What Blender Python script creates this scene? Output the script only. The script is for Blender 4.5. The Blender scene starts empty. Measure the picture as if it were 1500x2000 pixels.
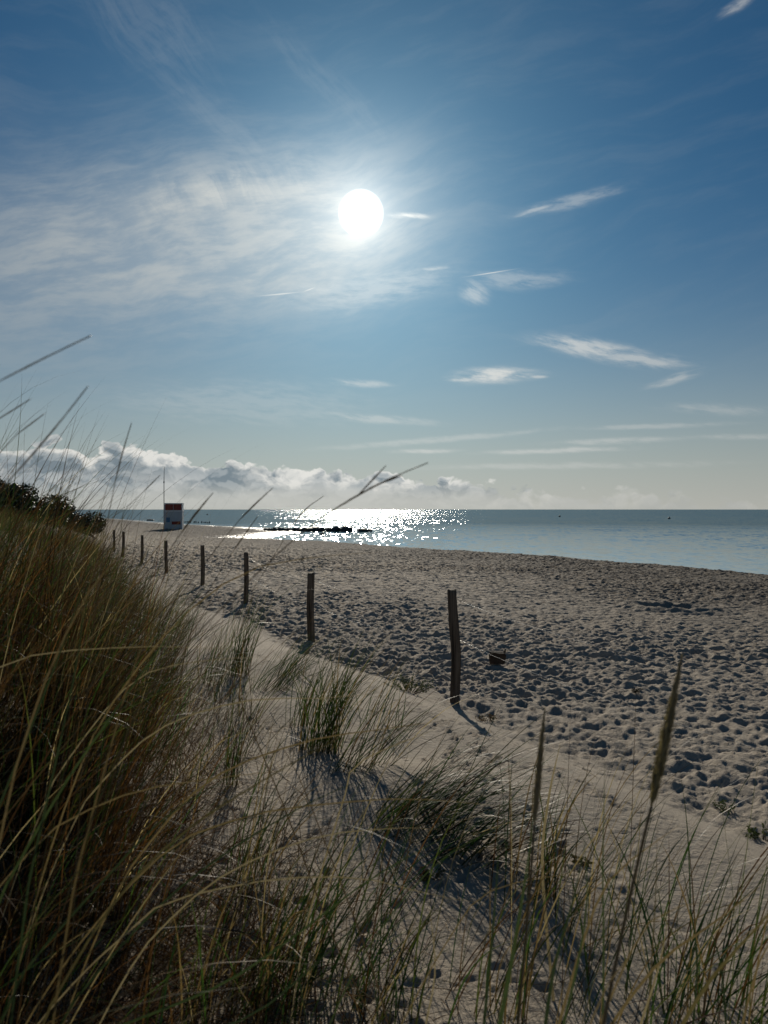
import bpy, bmesh, math, random
import numpy as np
from mathutils import Vector, Matrix

SC = bpy.context.scene
COL = SC.collection
rnd = random.Random(7)
rng = np.random.default_rng(11)

# ------------------------------------------------------------------ camera
EYE = 3.0                     # height of the eye over the sea
F = 1511.0                    # focal length of the 1500 x 2000 frame, pixels
cd = bpy.data.cameras.new('camera')
cd.lens = 36.0 * F / 2000.0
cd.sensor_width = 36.0
cd.clip_start = 0.05
cd.clip_end = 40000.0
cd.dof.use_dof = True
cd.dof.focus_distance = 11.0
cd.dof.aperture_fstop = 6.5
cam = bpy.data.objects.new('camera', cd)
COL.objects.link(cam)
cam.location = (0, 0, EYE)
cam.rotation_euler = (math.radians(90 - 0.2), 0, 0)
SC.camera = cam

# ------------------------------------------------------------------ sun, exposure
SUN_EL, SUN_AZ = 20.9, -1.7   # degrees; azimuth from straight ahead, to the right positive
sd = bpy.data.lights.new('sun', 'SUN')
sd.energy = 3.0
sd.angle = math.radians(0.55)
sd.color = (1.0, 0.91, 0.77)
sun = bpy.data.objects.new('sun', sd)
COL.objects.link(sun)
sv = Vector((math.sin(math.radians(SUN_AZ)) * math.cos(math.radians(SUN_EL)),
             math.cos(math.radians(SUN_AZ)) * math.cos(math.radians(SUN_EL)),
             math.sin(math.radians(SUN_EL))))
sun.rotation_euler = (-sv).to_track_quat('-Z', 'Y').to_euler()
sun.location = (0, 0, 60)

SC.view_settings.view_transform = 'Standard'
SC.view_settings.look = 'None'
SC.view_settings.exposure = 0.12
SC.view_settings.gamma = 1.0
SC.render.engine = 'CYCLES'
SC.cycles.max_bounces = 6
SC.cycles.diffuse_bounces = 3
SC.cycles.glossy_bounces = 3
SC.cycles.transmission_bounces = 4
SC.cycles.sample_clamp_indirect = 4.0
SC.cycles.use_denoising = True


# ------------------------------------------------------------------ small node language
class NT:
    def __init__(self, tree):
        self.t = tree
        self.n = tree.nodes
        self.l = tree.links

    def put(self, sock, v):
        if isinstance(v, S):
            self.l.new(v.s, sock)
        else:
            sock.default_value = v

    def math(self, op, a, b=None, c=None, clamp=False):
        m = self.n.new('ShaderNodeMath')
        m.operation = op
        m.use_clamp = clamp
        for k, v in enumerate((a, b, c)):
            if v is not None:
                self.put(m.inputs[k], v)
        return S(self, m.outputs[0])

    def vec(self, x, y, z=0.0):
        m = self.n.new('ShaderNodeCombineXYZ')
        for k, v in enumerate((x, y, z)):
            self.put(m.inputs[k], v)
        return S(self, m.outputs[0])

    def sep(self, v):
        m = self.n.new('ShaderNodeSeparateXYZ')
        self.put(m.inputs[0], v)
        return [S(self, o) for o in m.outputs]

    def noise(self, v, scale=1.0, detail=4.0, rough=0.55, dist=0.0, color=False, dim='2D'):
        m = self.n.new('ShaderNodeTexNoise')
        m.noise_dimensions = dim
        self.put(m.inputs['Vector'], v)
        self.put(m.inputs['Scale'], scale)
        m.inputs['Detail'].default_value = detail
        m.inputs['Roughness'].default_value = rough
        m.inputs['Distortion'].default_value = dist
        return S(self, m.outputs['Color' if color else 'Fac'])

    def voro(self, v, scale=1.0, smooth=0.4, detail=3.0, rough=0.5):
        m = self.n.new('ShaderNodeTexVoronoi')
        m.voronoi_dimensions = '2D'
        m.feature = 'SMOOTH_F1'
        self.put(m.inputs['Vector'], v)
        m.inputs['Scale'].default_value = scale
        m.inputs['Smoothness'].default_value = smooth
        m.inputs['Detail'].default_value = detail
        m.inputs['Roughness'].default_value = rough
        return S(self, m.outputs['Distance'])

    def ss(self, x, lo, hi):
        m = self.n.new('ShaderNodeMapRange')
        m.interpolation_type = 'SMOOTHSTEP'
        for k, v in zip(('Value', 'From Min', 'From Max'), (x, lo, hi)):
            self.put(m.inputs[k], v)
        m.inputs['To Min'].default_value = 0.0
        m.inputs['To Max'].default_value = 1.0
        return S(self, m.outputs[0])

    def lin(self, x, lo, hi, a=0.0, b=1.0):
        m = self.n.new('ShaderNodeMapRange')
        for k, v in zip(('Value', 'From Min', 'From Max', 'To Min', 'To Max'), (x, lo, hi, a, b)):
            self.put(m.inputs[k], v)
        return S(self, m.outputs[0])

    def mix(self, f, a, b, mode='MIX'):
        m = self.n.new('ShaderNodeMix')
        m.data_type = 'RGBA'
        m.blend_type = mode
        m.clamp_factor = True
        ia = [s for s in m.inputs if s.name == 'A' and s.type == 'RGBA'][0]
        ib = [s for s in m.inputs if s.name == 'B' and s.type == 'RGBA'][0]
        self.put(m.inputs[0], f)
        for s, v in ((ia, a), (ib, b)):
            if isinstance(v, S):
                self.l.new(v.s, s)
            else:
                s.default_value = (v[0], v[1], v[2], 1.0)
        return S(self, [o for o in m.outputs if o.type == 'RGBA'][0])

    def curve(self, x, pts):
        """piecewise linear function of x given as (x, y) pairs, through a colour ramp"""
        xs = [p[0] for p in pts]
        lo, hi = min(xs), max(xs)
        top = max(p[1] for p in pts)
        m = self.n.new('ShaderNodeValToRGB')
        e = m.color_ramp.elements
        while len(e) < len(pts):
            e.new(0.5)
        for k, (px, py) in enumerate(pts):
            e[k].position = (px - lo) / (hi - lo)
            v = py / top
            e[k].color = (v, v, v, 1)
        self.put(m.inputs[0], self.lin(x, lo, hi))
        return S(self, m.outputs[0]) * top


class S:
    def __init__(self, nt, s):
        self.nt = nt
        self.s = s

    def __add__(self, o): return self.nt.math('ADD', self, o)
    __radd__ = __add__
    def __sub__(self, o): return self.nt.math('SUBTRACT', self, o)
    def __rsub__(self, o): return self.nt.math('SUBTRACT', o, self)
    def __mul__(self, o): return self.nt.math('MULTIPLY', self, o)
    __rmul__ = __mul__
    def __truediv__(self, o): return self.nt.math('DIVIDE', self, o)
    def __pow__(self, o): return self.nt.math('POWER', self, o)
    def max(self, o): return self.nt.math('MAXIMUM', self, o)
    def min(self, o): return self.nt.math('MINIMUM', self, o)
    def exp(self): return self.nt.math('EXPONENT', self)
    def sat(self): return self.nt.math('ADD', self, 0.0, clamp=True)


# ------------------------------------------------------------------ sky
def angles(px, py):
    """azimuth and elevation in degrees of a direction read off the photograph"""
    az = math.atan((px - 750) / F)
    el = math.atan((994 - py) / F * math.cos(az))
    return math.degrees(az), math.degrees(el)


W = bpy.data.worlds.new('World')
SC.world = W
W.use_nodes = True
nt = NT(W.node_tree)
for n in list(nt.n):
    nt.n.remove(n)
K = 0.1                                     # background strength
out = nt.n.new('ShaderNodeOutputWorld')
bg = nt.n.new('ShaderNodeBackground')
bg.inputs['Strength'].default_value = K
nt.l.new(bg.outputs[0], out.inputs['Surface'])
tc = nt.n.new('ShaderNodeTexCoord')
nrm = nt.n.new('ShaderNodeVectorMath')
nrm.operation = 'NORMALIZE'
nt.l.new(tc.outputs['Generated'], nrm.inputs[0])
D = S(nt, nrm.outputs[0])
dx, dy, dz = nt.sep(D)
DEG = 180 / math.pi
az = nt.math('ARCTAN2', dx, dy) * DEG
el = nt.math('ARCSINE', dz) * DEG
dot = nt.n.new('ShaderNodeVectorMath')
dot.operation = 'DOT_PRODUCT'
nt.l.new(D.s, dot.inputs[0])
dot.inputs[1].default_value = sv
th = nt.math('ARCCOSINE', S(nt, dot.outputs['Value']).min(1.0).max(-1.0)) * DEG   # degrees from the sun

sky = nt.n.new('ShaderNodeTexSky')
sky.sky_type = 'NISHITA'
sky.sun_disc = False
sky.sun_elevation = math.radians(SUN_EL)
sky.sun_rotation = math.radians(SUN_AZ)
sky.altitude = 0
sky.air_density = 1.0
sky.dust_density = 0.25
sky.ozone_density = 3.0
base = S(nt, sky.outputs[0])
base = nt.mix(1.0, base, (0.076, 0.230, 0.315), 'MULTIPLY')       # deep, slightly polarised blue


def C(r, g, b):
    """a display-linear radiance, divided by the background strength"""
    return (r / K, g / K, b / K)


# pale moist air low over the sea
low = ((el.max(0.0) * (1 / 9.0)) ** 1.5 * -1.0).exp()
base = nt.mix(low * 0.95, base, nt.mix((th * (-1 / 20.0)).exp(), C(0.255, 0.285, 0.275), C(0.55, 0.54, 0.49)))

milk = (el.max(0.0) * (-1 / 3.2)).exp()           # creamy band on the horizon
base = nt.mix(milk * 0.75, base, nt.mix((th * (-1 / 20.0)).exp(), C(0.36, 0.355, 0.32), C(0.66, 0.63, 0.55)))

sunny = (th * (-1 / 16.0)).exp()            # thin cloud is brightest near the sun

# veil of cirrus to the left of the sun and, fainter, all over
warp = nt.noise(nt.vec(az * 0.06, el * 0.06), 1.0, 3, 0.5)


def rot(cx, cy, deg, sx, sy, wx=0.0):
    a = math.radians(deg)
    u = (az - cx) * math.cos(a) + (el - cy) * math.sin(a)
    v = (el - cy) * math.cos(a) - (az - cx) * math.sin(a)
    if wx:
        v = v + (warp - 0.5) * wx
    return u * (1 / sx), v * (1 / sy)


def blob(px, py, deg, sx, sy, wx=0.0, soft=1.0):
    cx, cy = angles(px, py)
    u, v = rot(cx, cy, deg, sx, sy, wx)
    return ((u * u + v * v) * -soft).exp(), u, v


fibre = nt.noise(nt.vec(az * 0.10 + el * 0.02, el * 0.55 - az * 0.10 + warp * 3.0), 1.0, 6, 0.62)
fine = nt.noise(nt.vec(az * 0.45 + el * 0.1, el * 1.6 - az * 0.35 + warp * 4.0), 1.0, 5, 0.6)
m1, u1, v1 = blob(430, 470, 3, 12.0, 4.2, 2.0)
m2, _, _ = blob(0, 540, 8, 16.0, 7.0, 3.0)
m3, _, _ = blob(640, 430, 0, 7.0, 4.5, 2.0)
veil = (m1 * 0.95 + m2 * 0.66 + m3 * 0.55).min(1.0)
# feathered upper edge of the veil
plume = nt.noise(nt.vec(az * 0.50 + el * 0.30 + warp * 2.0, el * 0.22 - az * 0.05 + fine * 0.5), 1.0, 6, 0.6, 0.6)
pm, _, _ = blob(440, 372, 12, 6.5, 1.25, 1.0)
cir = veil * (0.50 + 0.42 * nt.ss(fibre * 0.6 + fine * 0.4, 0.34, 0.66)) + pm * nt.ss(plume, 0.38, 0.80) * 0.45
glob = nt.ss(fibre, 0.42, 0.8) * 0.05 * nt.ss(el, 3.0, 14.0)
cirrus = (cir * 0.80 + glob).min(0.92)
cir_col = nt.mix(sunny, C(0.27, 0.30, 0.31), C(0.70, 0.68, 0.63))
sk = nt.mix(cirrus, base, cir_col)

# single wisps, drifting streaks and two short contrails
wisps = [  # px, py, tilt, half length, half width (degrees), strength
    (1120, 395, 8, 3.2, 0.34, 0.34), (1045, 412, 12, 1.2, 0.16, 0.45),
    (1150, 676, -11, 3.3, 0.55, 0.75), (1250, 700, -8, 2.7, 0.42, 0.6), (1318, 738, 14, 1.5, 0.26, 0.5),
    (968, 733, 0, 2.4, 0.42, 0.95), (905, 741, 0, 1.0, 0.14, 0.7), (1050, 736, 0, 0.6, 0.12, 0.6),
    (925, 576, -18, 0.9, 0.6, 0.45), (705, 746, -3, 2.0, 0.22, 0.45),
    (730, 815, -5, 4.0, 0.26, 0.4), (830, 880, 0, 2.0, 0.14, 0.6), (1090, 880, 1, 4.4, 0.17, 0.6),
    (1200, 862, 1, 3.6, 0.20, 0.45), (1280, 832, 0, 4.2, 0.16, 0.35), (850, 858, 4, 7.0, 0.20, 0.35),
    (1400, 800, -6, 3.0, 0.3, 0.3), (1450, 853, -2, 3.0, 0.16, 0.35), (1100, 910, 0, 9.0, 0.2, 0.35),
    (420, 235, -30, 6.0, 0.8, 0.06), (290, 40, -38, 4.5, 1.9, 0.07), (640, 165, -35, 5.0, 0.8, 0.05),
    (800, 423, -4, 1.2, 0.16, 0.8), (470, 780, 2, 8.0, 1.3, 0.18), (1440, 8, 15, 1.0, 0.25, 0.5),
    (720, 565, 4, 5.5, 1.0, 0.30), (1010, 545, 0, 3.0, 0.5, 0.3), (850, 525, 3, 1.0, 0.12, 0.4)]
wsum = None
for px, py, tilt, sx, sy, stg in wisps:
    b, u, v = blob(px, py, tilt, sx * 1.15, sy * 1.25, 2.2 * sy)
    kk = px * 0.013
    g = nt.noise(nt.vec(u * (sx * 0.55) + kk, v * (sy * 2.6) + u * (sx * 0.25) + kk), 1.0, 5, 0.6)
    w = nt.ss(b * (2.6 * g - 0.35), 0.05, 1.15) * (stg * 0.9)
    wsum = w if wsum is None else wsum.max(w)
for px, py, tilt, sx, sy in ((548, 574, 7, 1.2, 0.045), (605, 565, 20, 0.45, 0.04), (958, 533, 6, 1.3, 0.04)):
    b, u, v = blob(px, py, tilt, sx, sy, 0.0, 1.0)
    wsum = wsum.max(b * 0.7)
sk = nt.mix(wsum, sk, nt.mix(sunny, C(0.44, 0.45, 0.44), C(0.92, 0.89, 0.82)))

# bank of cumulus standing on the horizon
top = nt.curve(az, [(-60, 3.6), (-27, 4.9), (-21, 5.0), (-16.5, 5.1), (-13.6, 4.55), (-11, 4.4), (-8.5, 3.45),
                    (-5.5, 3.55), (-3.4, 3.75), (-1, 3.5), (1.6, 3.1), (5, 2.75), (9, 2.25), (14, 2.0), (20, 1.75),
                    (27, 1.3), (60, 1.5)])
wv = nt.noise(nt.vec(az * 0.35 + 3.3, el * 0.35), 1.0, 4, 0.55, color=True)
wvx, wvy, _ = nt.sep(wv)
qx = az * 0.34 + (wvx - 0.5) * 0.55
qy = el * 0.50 + (wvy - 0.5) * 0.55
bil = nt.voro(nt.vec(qx, qy), 1.0, 0.35, 3.0, 0.55)                     # cauliflower heads
bil_up = nt.voro(nt.vec(qx + 0.02, qy + 0.16), 1.0, 0.35, 3.0, 0.55)
dens = (top - el) * 0.75 + (0.48 - bil) * 1.30 - 0.08
alpha = nt.ss(dens, 0.0, nt.lin(az, 0.0, 20.0, 0.22, 0.75))
thick = nt.noise(nt.vec(az * 0.22 + (wvx - 0.5) * 0.9, el * 0.42 + (wvy - 0.5) * 0.6 + 7.0), 1.0, 5, 0.58)
body = nt.ss(dens * 0.9 + (thick - 0.5) * 3.2 + 0.22, 0.10, 0.95)
relief = nt.ss(bil_up - bil, -0.10, 0.16)
near = (th * (-1 / 20.0)).exp()
deep = nt.mix(relief, C(0.135, 0.175, 0.205), C(0.26, 0.295, 0.315))
lit = nt.mix(near, C(0.55, 0.54, 0.51), C(0.90, 0.88, 0.82))
cum = nt.mix(body * 0.95, lit, deep)
mid_h = nt.ss(thick, 0.62, 0.42) * nt.ss(el, 3.4, 1.8)
cum = nt.mix(mid_h * 0.42, cum, lit)
under = nt.ss(el, 2.3, 0.5)
cum = nt.mix(under * (0.70 + 0.25 * thick), cum, nt.mix(near, C(0.30, 0.31, 0.295), C(0.80, 0.77, 0.68)))
sk = nt.mix(alpha * nt.ss(el, -0.4, 0.3) * nt.lin(az, 4.0, 22.0, 1.0, 0.90), sk, cum)

# the sun behind thin cloud: dazzling disc and its aureole
glow = (th * (-1 / 1.0)).exp() * 0.60 + (th * (-1 / 3.4)).exp() * 0.33 + (th * (-1 / 11.0)).exp() * 0.18
disc = nt.ss(th, 1.62, 0.95) * 7.0
m = nt.n.new('ShaderNodeMix')
m.data_type = 'RGBA'
sun_col = nt.mix(1.0, nt.mix((th * (-1 / 5.0)).exp(), C(0.55, 0.85, 1.0), C(1.0, 0.95, 0.84)), nt.vec(glow + disc, glow + disc, glow + disc * 0.95), 'MULTIPLY')
sk = nt.mix(1.0, sk, sun_col, 'ADD')
nt.l.new(sk.s, bg.inputs['Color'])
W.cycles.sampling_method = 'MANUAL'
W.cycles.sample_map_resolution = 1024
# ------------------------------------------------------------------ materials
def new_mat(name):
    m = bpy.data.materials.new(name)
    m.use_nodes = True
    t = NT(m.node_tree)
    p = m.node_tree.nodes['Principled BSDF']
    return m, t, p


def geo_pos(t):
    g = t.n.new('ShaderNodeNewGeometry')
    return S(t, g.outputs['Position'])


def obj_pos(t):
    g = t.n.new('ShaderNodeTexCoord')
    return S(t, g.outputs['Object'])


def bump(t, p, h, dist, strength=1.0, normal=None):
    b = t.n.new('ShaderNodeBump')
    b.inputs['Strength'].default_value = strength
    t.put(b.inputs['Distance'], dist)
    t.put(b.inputs['Height'], h)
    if normal is not None:
        t.l.new(normal.s, b.inputs['Normal'])
    if p is not None:
        t.l.new(b.outputs[0], p.inputs['Normal'])
    return S(t, b.outputs[0])


def plain(name, c, rough=0.6, var=0.25, scale=6.0, spec=0.4, stretch=(1, 1, 1), bumpd=0.0, c2=None):
    """painted or natural surface: two tones mottled by noise"""
    m, t, p = new_mat(name)
    q = t.n.new('ShaderNodeMapping')
    q.inputs['Scale'].default_value = stretch
    t.l.new(obj_pos(t).s, q.inputs[0])
    v = S(t, q.outputs[0])
    n = t.noise(v, scale, 6, 0.6, dim='3D')
    c2 = c2 or tuple(x * (1 - var) for x in c)
    t.l.new(t.mix(t.ss(n, 0.3, 0.7), c2, c).s, p.inputs['Base Color'])
    t.put(p.inputs['Roughness'], t.lin(n, 0, 1, rough - 0.1, rough + 0.1))
    p.inputs['Specular IOR Level'].default_value = spec
    if bumpd:
        bump(t, p, t.noise(v, scale * 2.5, 6, 0.65, dim='3D'), bumpd)
    return m


# ------------------------------------------------------------------ tags and objects
def tag(o, label=None, cat=None, group=None, kind=None):
    for k, v in (('label', label), ('category', cat), ('group', group), ('kind', kind)):
        if v:
            o[k] = v
    return o


def link(name, me, mat=None, parent=None, loc=None):
    o = bpy.data.objects.new(name, me)
    COL.objects.link(o)
    if mat is not None:
        me.materials.append(mat)
    if parent is not None:
        o.parent = parent
    if loc is not None:
        o.location = loc
    return o


def empty(name, loc, rz=0.0):
    o = bpy.data.objects.new(name, None)
    o.empty_display_size = 0.2
    COL.objects.link(o)
    o.location = loc
    o.rotation_euler = (0, 0, rz)
    return o


def mesh_np(name, V, Q, col=None, smooth=True):
    """a mesh from numpy vertices and quads"""
    me = bpy.data.meshes.new(name)
    V = np.asarray(V, np.float32)
    Q = np.asarray(Q, np.int32)
    n, k = Q.shape
    me.vertices.add(len(V))
    me.vertices.foreach_set('co', V.ravel())
    me.loops.add(n * k)
    me.loops.foreach_set('vertex_index', Q.ravel())
    me.polygons.add(n)
    me.polygons.foreach_set('loop_start', np.arange(0, n * k, k, dtype=np.int32))
    me.polygons.foreach_set('use_smooth', np.full(n, smooth, dtype=bool))
    me.update(calc_edges=True)
    if col is not None:
        a = me.attributes.new('tint', 'FLOAT_COLOR', 'POINT')
        c4 = np.ones((len(V), 4), np.float32)
        c4[:, :3] = col
        a.data.foreach_set('color', c4.ravel())
    return me


# ------------------------------------------------------------------ periodic relief tiles
def spectral(n, power, lo=1, hi=1e9):
    fx = np.fft.fftfreq(n) * n
    k = np.sqrt(fx[:, None] ** 2 + fx[None, :] ** 2)
    a = np.where((k >= lo) & (k <= hi), np.maximum(k, 1) ** (-power), 0)
    ph = rng.standard_normal((n, n)) + 1j * rng.standard_normal((n, n))
    h = np.real(np.fft.ifft2(a * ph))
    return (h - h.mean()) / h.std()


def sample(tile, size, x, y, ang=0.0, ox=0.0, oy=0.0):
    """bilinear periodic lookup; the tile covers size metres"""
    n = tile.shape[0]
    c, s = math.cos(ang), math.sin(ang)
    u = ((x * c + y * s + ox) / size * n) % n
    v = ((y * c - x * s + oy) / size * n) % n
    i = np.floor(u).astype(int); j = np.floor(v).astype(int)
    fu = u - i; fv = v - j
    i %= n; j %= n
    i1 = (i + 1) % n; j1 = (j + 1) % n
    return (tile[i, j] * (1 - fu) * (1 - fv) + tile[i1, j] * fu * (1 - fv)
            + tile[i, j1] * (1 - fu) * fv + tile[i1, j1] * fu * fv)


FBM = spectral(512, 1.9)
FINE = spectral(512, 1.5, 6, 160)


def stamp_tile(n, size, count, la, lb, depth, rim, trail=False, seed=1, soft=0.62):
    """dents pressed one after another into a flat sheet, each wiping out what it covers"""
    r = np.random.default_rng(seed)
    h = np.zeros((n, n))
    px = size / n
    pos = []
    if trail:
        for _ in range(count):
            p = r.random(2) * size
            a = r.random() * 6.28
            for k in range(int(r.integers(6, 22))):
                a += r.normal(0, 0.12)
                p = p + np.array([math.cos(a), math.sin(a)]) * la * r.uniform(2.2, 3.4)
                off = (1 if k % 2 else -1) * la * 0.5
                pos.append((p[0] - math.sin(a) * off, p[1] + math.cos(a) * off, a))
    else:
        for _ in range(count):
            p = r.random(2) * size
            pos.append((p[0], p[1], r.normal(0.9, 0.9)))
    for x, y, a in pos:
        A = la * r.uniform(0.7, 1.35); B = lb * r.uniform(0.75, 1.35)
        R = int(math.ceil(A * 1.9 / px))
        ci, cj = int(x / px), int(y / px)
        g = np.arange(-R, R + 1)
        X, Y = np.meshgrid(g * px, g * px, indexing='ij')
        U = (X * math.cos(a) + Y * math.sin(a)) / A
        V = (Y * math.cos(a) - X * math.sin(a)) / B
        d = np.sqrt(U * U + V * V) * (1 + 0.10 * np.sin(3 * np.arctan2(V, U) + r.random() * 6))
        ii = np.ix_((ci + g) % n, (cj + g) % n)
        w = np.clip((1.12 - d) / soft, 0, 1); w = w * w * (3 - 2 * w)
        dep = depth * r.uniform(0.55, 1.3)
        bowl = -dep * np.clip(1 - 0.55 * d * d, 0, 1) + dep * 0.25 * U
        ring = np.exp(-((d - 1.28) / 0.24) ** 2) * rim * r.uniform(0.4, 1.3) * (1 + 0.5 * U)
        h[ii] = h[ii] * (1 - w) + (bowl * 0.85 + h[ii].mean() * 0.4) * w + ring
    return h - h.mean()


def soften(h, s):
    n = h.shape[0]
    f = np.fft.fftfreq(n)
    g = np.exp(-2 * (math.pi * s) ** 2 * (f[:, None] ** 2 + f[None, :] ** 2))
    return np.real(np.fft.ifft2(np.fft.fft2(h) * g))


STEPS_A = stamp_tile(700, 11.3, 3600, 0.165, 0.095, 0.050, 0.023, seed=3)
STEPS_B = stamp_tile(600, 8.9, 2100, 0.175, 0.10, 0.052, 0.025, seed=5)
STEPS_A = soften(STEPS_A, 1.3)
STEPS_B = soften(STEPS_B, 1.3)
RIDGE = soften(0.8 - np.abs(spectral(640, 1.35, 13, 70)), 0.8)        # heaped, cusped sand
RIDGE -= RIDGE.mean()
PAWS = stamp_tile(900, 8.3, 150, 0.036, 0.023, 0.018, 0.008, trail=True, seed=8, soft=0.7)
FEW = stamp_tile(600, 9.7, 75, 0.15, 0.085, 0.05, 0.018, seed=12)


def sm(x, a, b):
    t = np.clip((x - a) / (b - a), 0, 1)
    return t * t * (3 - 2 * t)


# ------------------------------------------------------------------ the lie of the land
P1 = np.array([0.685, 7.55]); FD = np.array([-0.4264, 0.9045]); FN = np.array([0.9045, 0.4264])
SHORE = np.array([(300, -520), (60, -52), (32.5, 3), (24.5, 18), (17.2, 31.0), (15.2, 35.5), (10.0, 45.0), (2.6, 54.0),
                  (-4.2, 66.0), (-12.0, 80.0), (-11.6, 92.0), (-10.8, 102.0), (-13.5, 112.0), (-18.5, 124.0), (-40, 157.0),
                  (-80, 238.0), (-210, 470.0), (-1000, 2100.0), (-2600, 5200)], float)
SEA_POLY = np.vstack([SHORE, [(9000, 9000), (9000, -520)]])
EDGE_Y = np.array([-60, -4, 0, 1.5, 3.0, 4.8, 9, 14, 21, 34, 60, 100, 300, 6000], float)
EDGE_X = np.array([-2, -0.6, -0.62, -0.72, -0.98, -1.42, -2.55, -4.2, -7.0, -12.6, -21.2, -44, -150, -3200], float)


def shore_dist(x, y):
    d2 = np.full(x.shape, 1e18)
    for a, b in zip(SHORE[:-1], SHORE[1:]):
        e = b - a
        t = np.clip(((x - a[0]) * e[0] + (y - a[1]) * e[1]) / (e @ e), 0, 1)
        d2 = np.minimum(d2, (x - a[0] - t * e[0]) ** 2 + (y - a[1] - t * e[1]) ** 2)
    inside = np.zeros(x.shape, bool)
    n = len(SEA_POLY)
    for k in range(n):
        x1, y1 = SEA_POLY[k]; x2, y2 = SEA_POLY[(k + 1) % n]
        if y1 == y2:
            continue
        c = ((y1 > y) != (y2 > y)) & (x < (x2 - x1) * (y - y1) / (y2 - y1) + x1)
        inside ^= c
    return np.where(inside, -np.sqrt(d2), np.sqrt(d2))


MOUNDS = [(0.12, 4.15, 0.13, 0.55), (0.5, 3.85, 0.06, 0.4), (-0.7, 6.1, 0.08, 0.5), (-0.3, 5.2, 0.05, 0.4), (0.55, 7.9, 0.08, 0.7),
          (-2.0, 3.4, 0.42, 1.05), (-2.0, 9.2, 0.10, 0.6), (-1.3, 8.2, 0.08, 0.6), (0.62, 3.05, 0.03, 0.3)]
PITS = [(6.6, 17.6, 0.22, 0.7), (0.85, 3.2, 0.0, 0.3)]


def masks(x, y):
    u = (x - P1[0]) * FN[0] + (y - P1[1]) * FN[1]
    v = (x - P1[0]) * FD[0] + (y - P1[1]) * FD[1]
    s = np.interp(y, EDGE_Y, EDGE_X) - x           # metres into the dune grass
    return u, v, s


def land(x, y, detail=True):
    x = np.asarray(x, float); y = np.asarray(y, float)
    u, v, s = masks(x, y)
    sh = shore_dist(x, y)
    r = np.hypot(x, y)
    far = sm(y, 58, 82)
    steep = 0.46 * sm(sh, 0, 2.6) + 0.42 * sm(sh, 2.0, 24) + 0.10 * sm(sh, 20, 60)
    gentle = np.clip(0.028 * np.maximum(sh, 0), 0, 0.75) * 0.9
    h = np.where(sh > 0, steep * (1 - far) + gentle * far, np.maximum(0.12 * sh, -3.0))
    # rise towards the foot of the dune
    h = h + 0.16 * sm(u, 12, -1) * sm(v, 16, -3) + 0.02 * sm(u, 10, 0)
    bank = sm(u + 0.35 * sample(FBM, 40, x, y, 0, 3, 3) * 0.5, -0.05, -1.15)
    h = h + bank * (0.27 * sm(v, 9, -1) + 0.07)
    h = h + 0.06 * sm(u, -1.2, -4) * sm(v, 6, -4)
    h = h + np.where(s > 0, 1, 0) * (0.62 * sm(s, 0.0, 1.35) + 0.60 * sm(s, 1.0, 4.0) + 0.30 * sm(s, 3, 16) + 0.5 * sm(s, 14, 60)) * (0.62 + 0.38 * sm(y, 2.0, 6))
    h = h + 0.10 * sample(FBM, 23.0, x, y, 0.3) * sm(s, -0.5, 2.5) * (0.4 + 0.6 * sm(y, 3, 8))
    h = h + 0.02 * sample(FBM, 14.0, x, y, 0.9, 5, 2) * sm(sh, 0.5, 4)
    for mx, my, mh, mr in MOUNDS:
        h = h + mh * np.exp(-((x - mx) ** 2 + (y - my) ** 2) / (mr * mr))
    for mx, my, mh, mr in PITS:
        d2 = ((x - mx) ** 2 + (y - my) ** 2) / (mr * mr)
        h = h - mh * np.exp(-d2) + mh * 0.6 * np.exp(-((np.sqrt(d2) - 1.4) / 0.35) ** 2)
    if detail:
        beach = sm(u + 0.5 * sample(FBM, 17, x, y, 0.5, 1, 9), -0.35, 0.55) * sm(sh, 0.3, 2.2) * sm(s, 0.1, -0.3)
        calm = sm(u, 0.4, -0.3) * sm(s, 1.5, -0.2)
        fade = sm(r, 170, 90)
        pick = sm(sample(FBM, 31.0, x, y, 1.1, 7, 4), -0.25, 0.25)
        trod = sample(STEPS_A, 11.3, x, y, 0.35) * pick + sample(STEPS_B, 8.9, x, y, -0.6, 2, 1) * (1 - pick)
        trod = trod * 0.45 + 0.034 * sample(RIDGE, 8.3, x, y, 0.9, 3, 1) + 0.016 * sample(RIDGE, 4.4, x, y, -0.4, 1, 2)
        trod = trod * (1 + 0.15 * sm(r, 12, 32) - 0.35 * sm(sh, 14, 3)) + 0.011 * sample(FBM, 2.7, x, y, 0.8) + 0.012 * sample(FBM, 5.1, x, y, 1.3)
        amp = 0.72 + 0.30 * np.clip(sample(FBM, 19.0, x, y, 0.2, 11, 8), -1, 1.2)
        h = h + beach * fade * amp * trod
        h = h + beach * 0.010 * sample(FINE, 3.1, x, y, 0.4) * fade
        pm = sm(sample(FBM, 9.0, x, y, 0.7, 2, 5), -0.9, 0.5)
        h = h + calm * sample(PAWS, 8.3, x, y, 0.2, 1.3, 0.4) * (0.25 + 0.75 * pm) * 1.0
        h = h + calm * sample(FEW, 9.7, x, y, 0.5, 4.1, 2.2) * 0.12 * pm
        h = h + (1 - beach) * 0.0006 * sample(FINE, 2.3, x, y, 0.2) * sm(r, 60, 20)
    return h


def ground_z(x, y):
    return float(land(np.array([x]), np.array([y]))[0])


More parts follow.
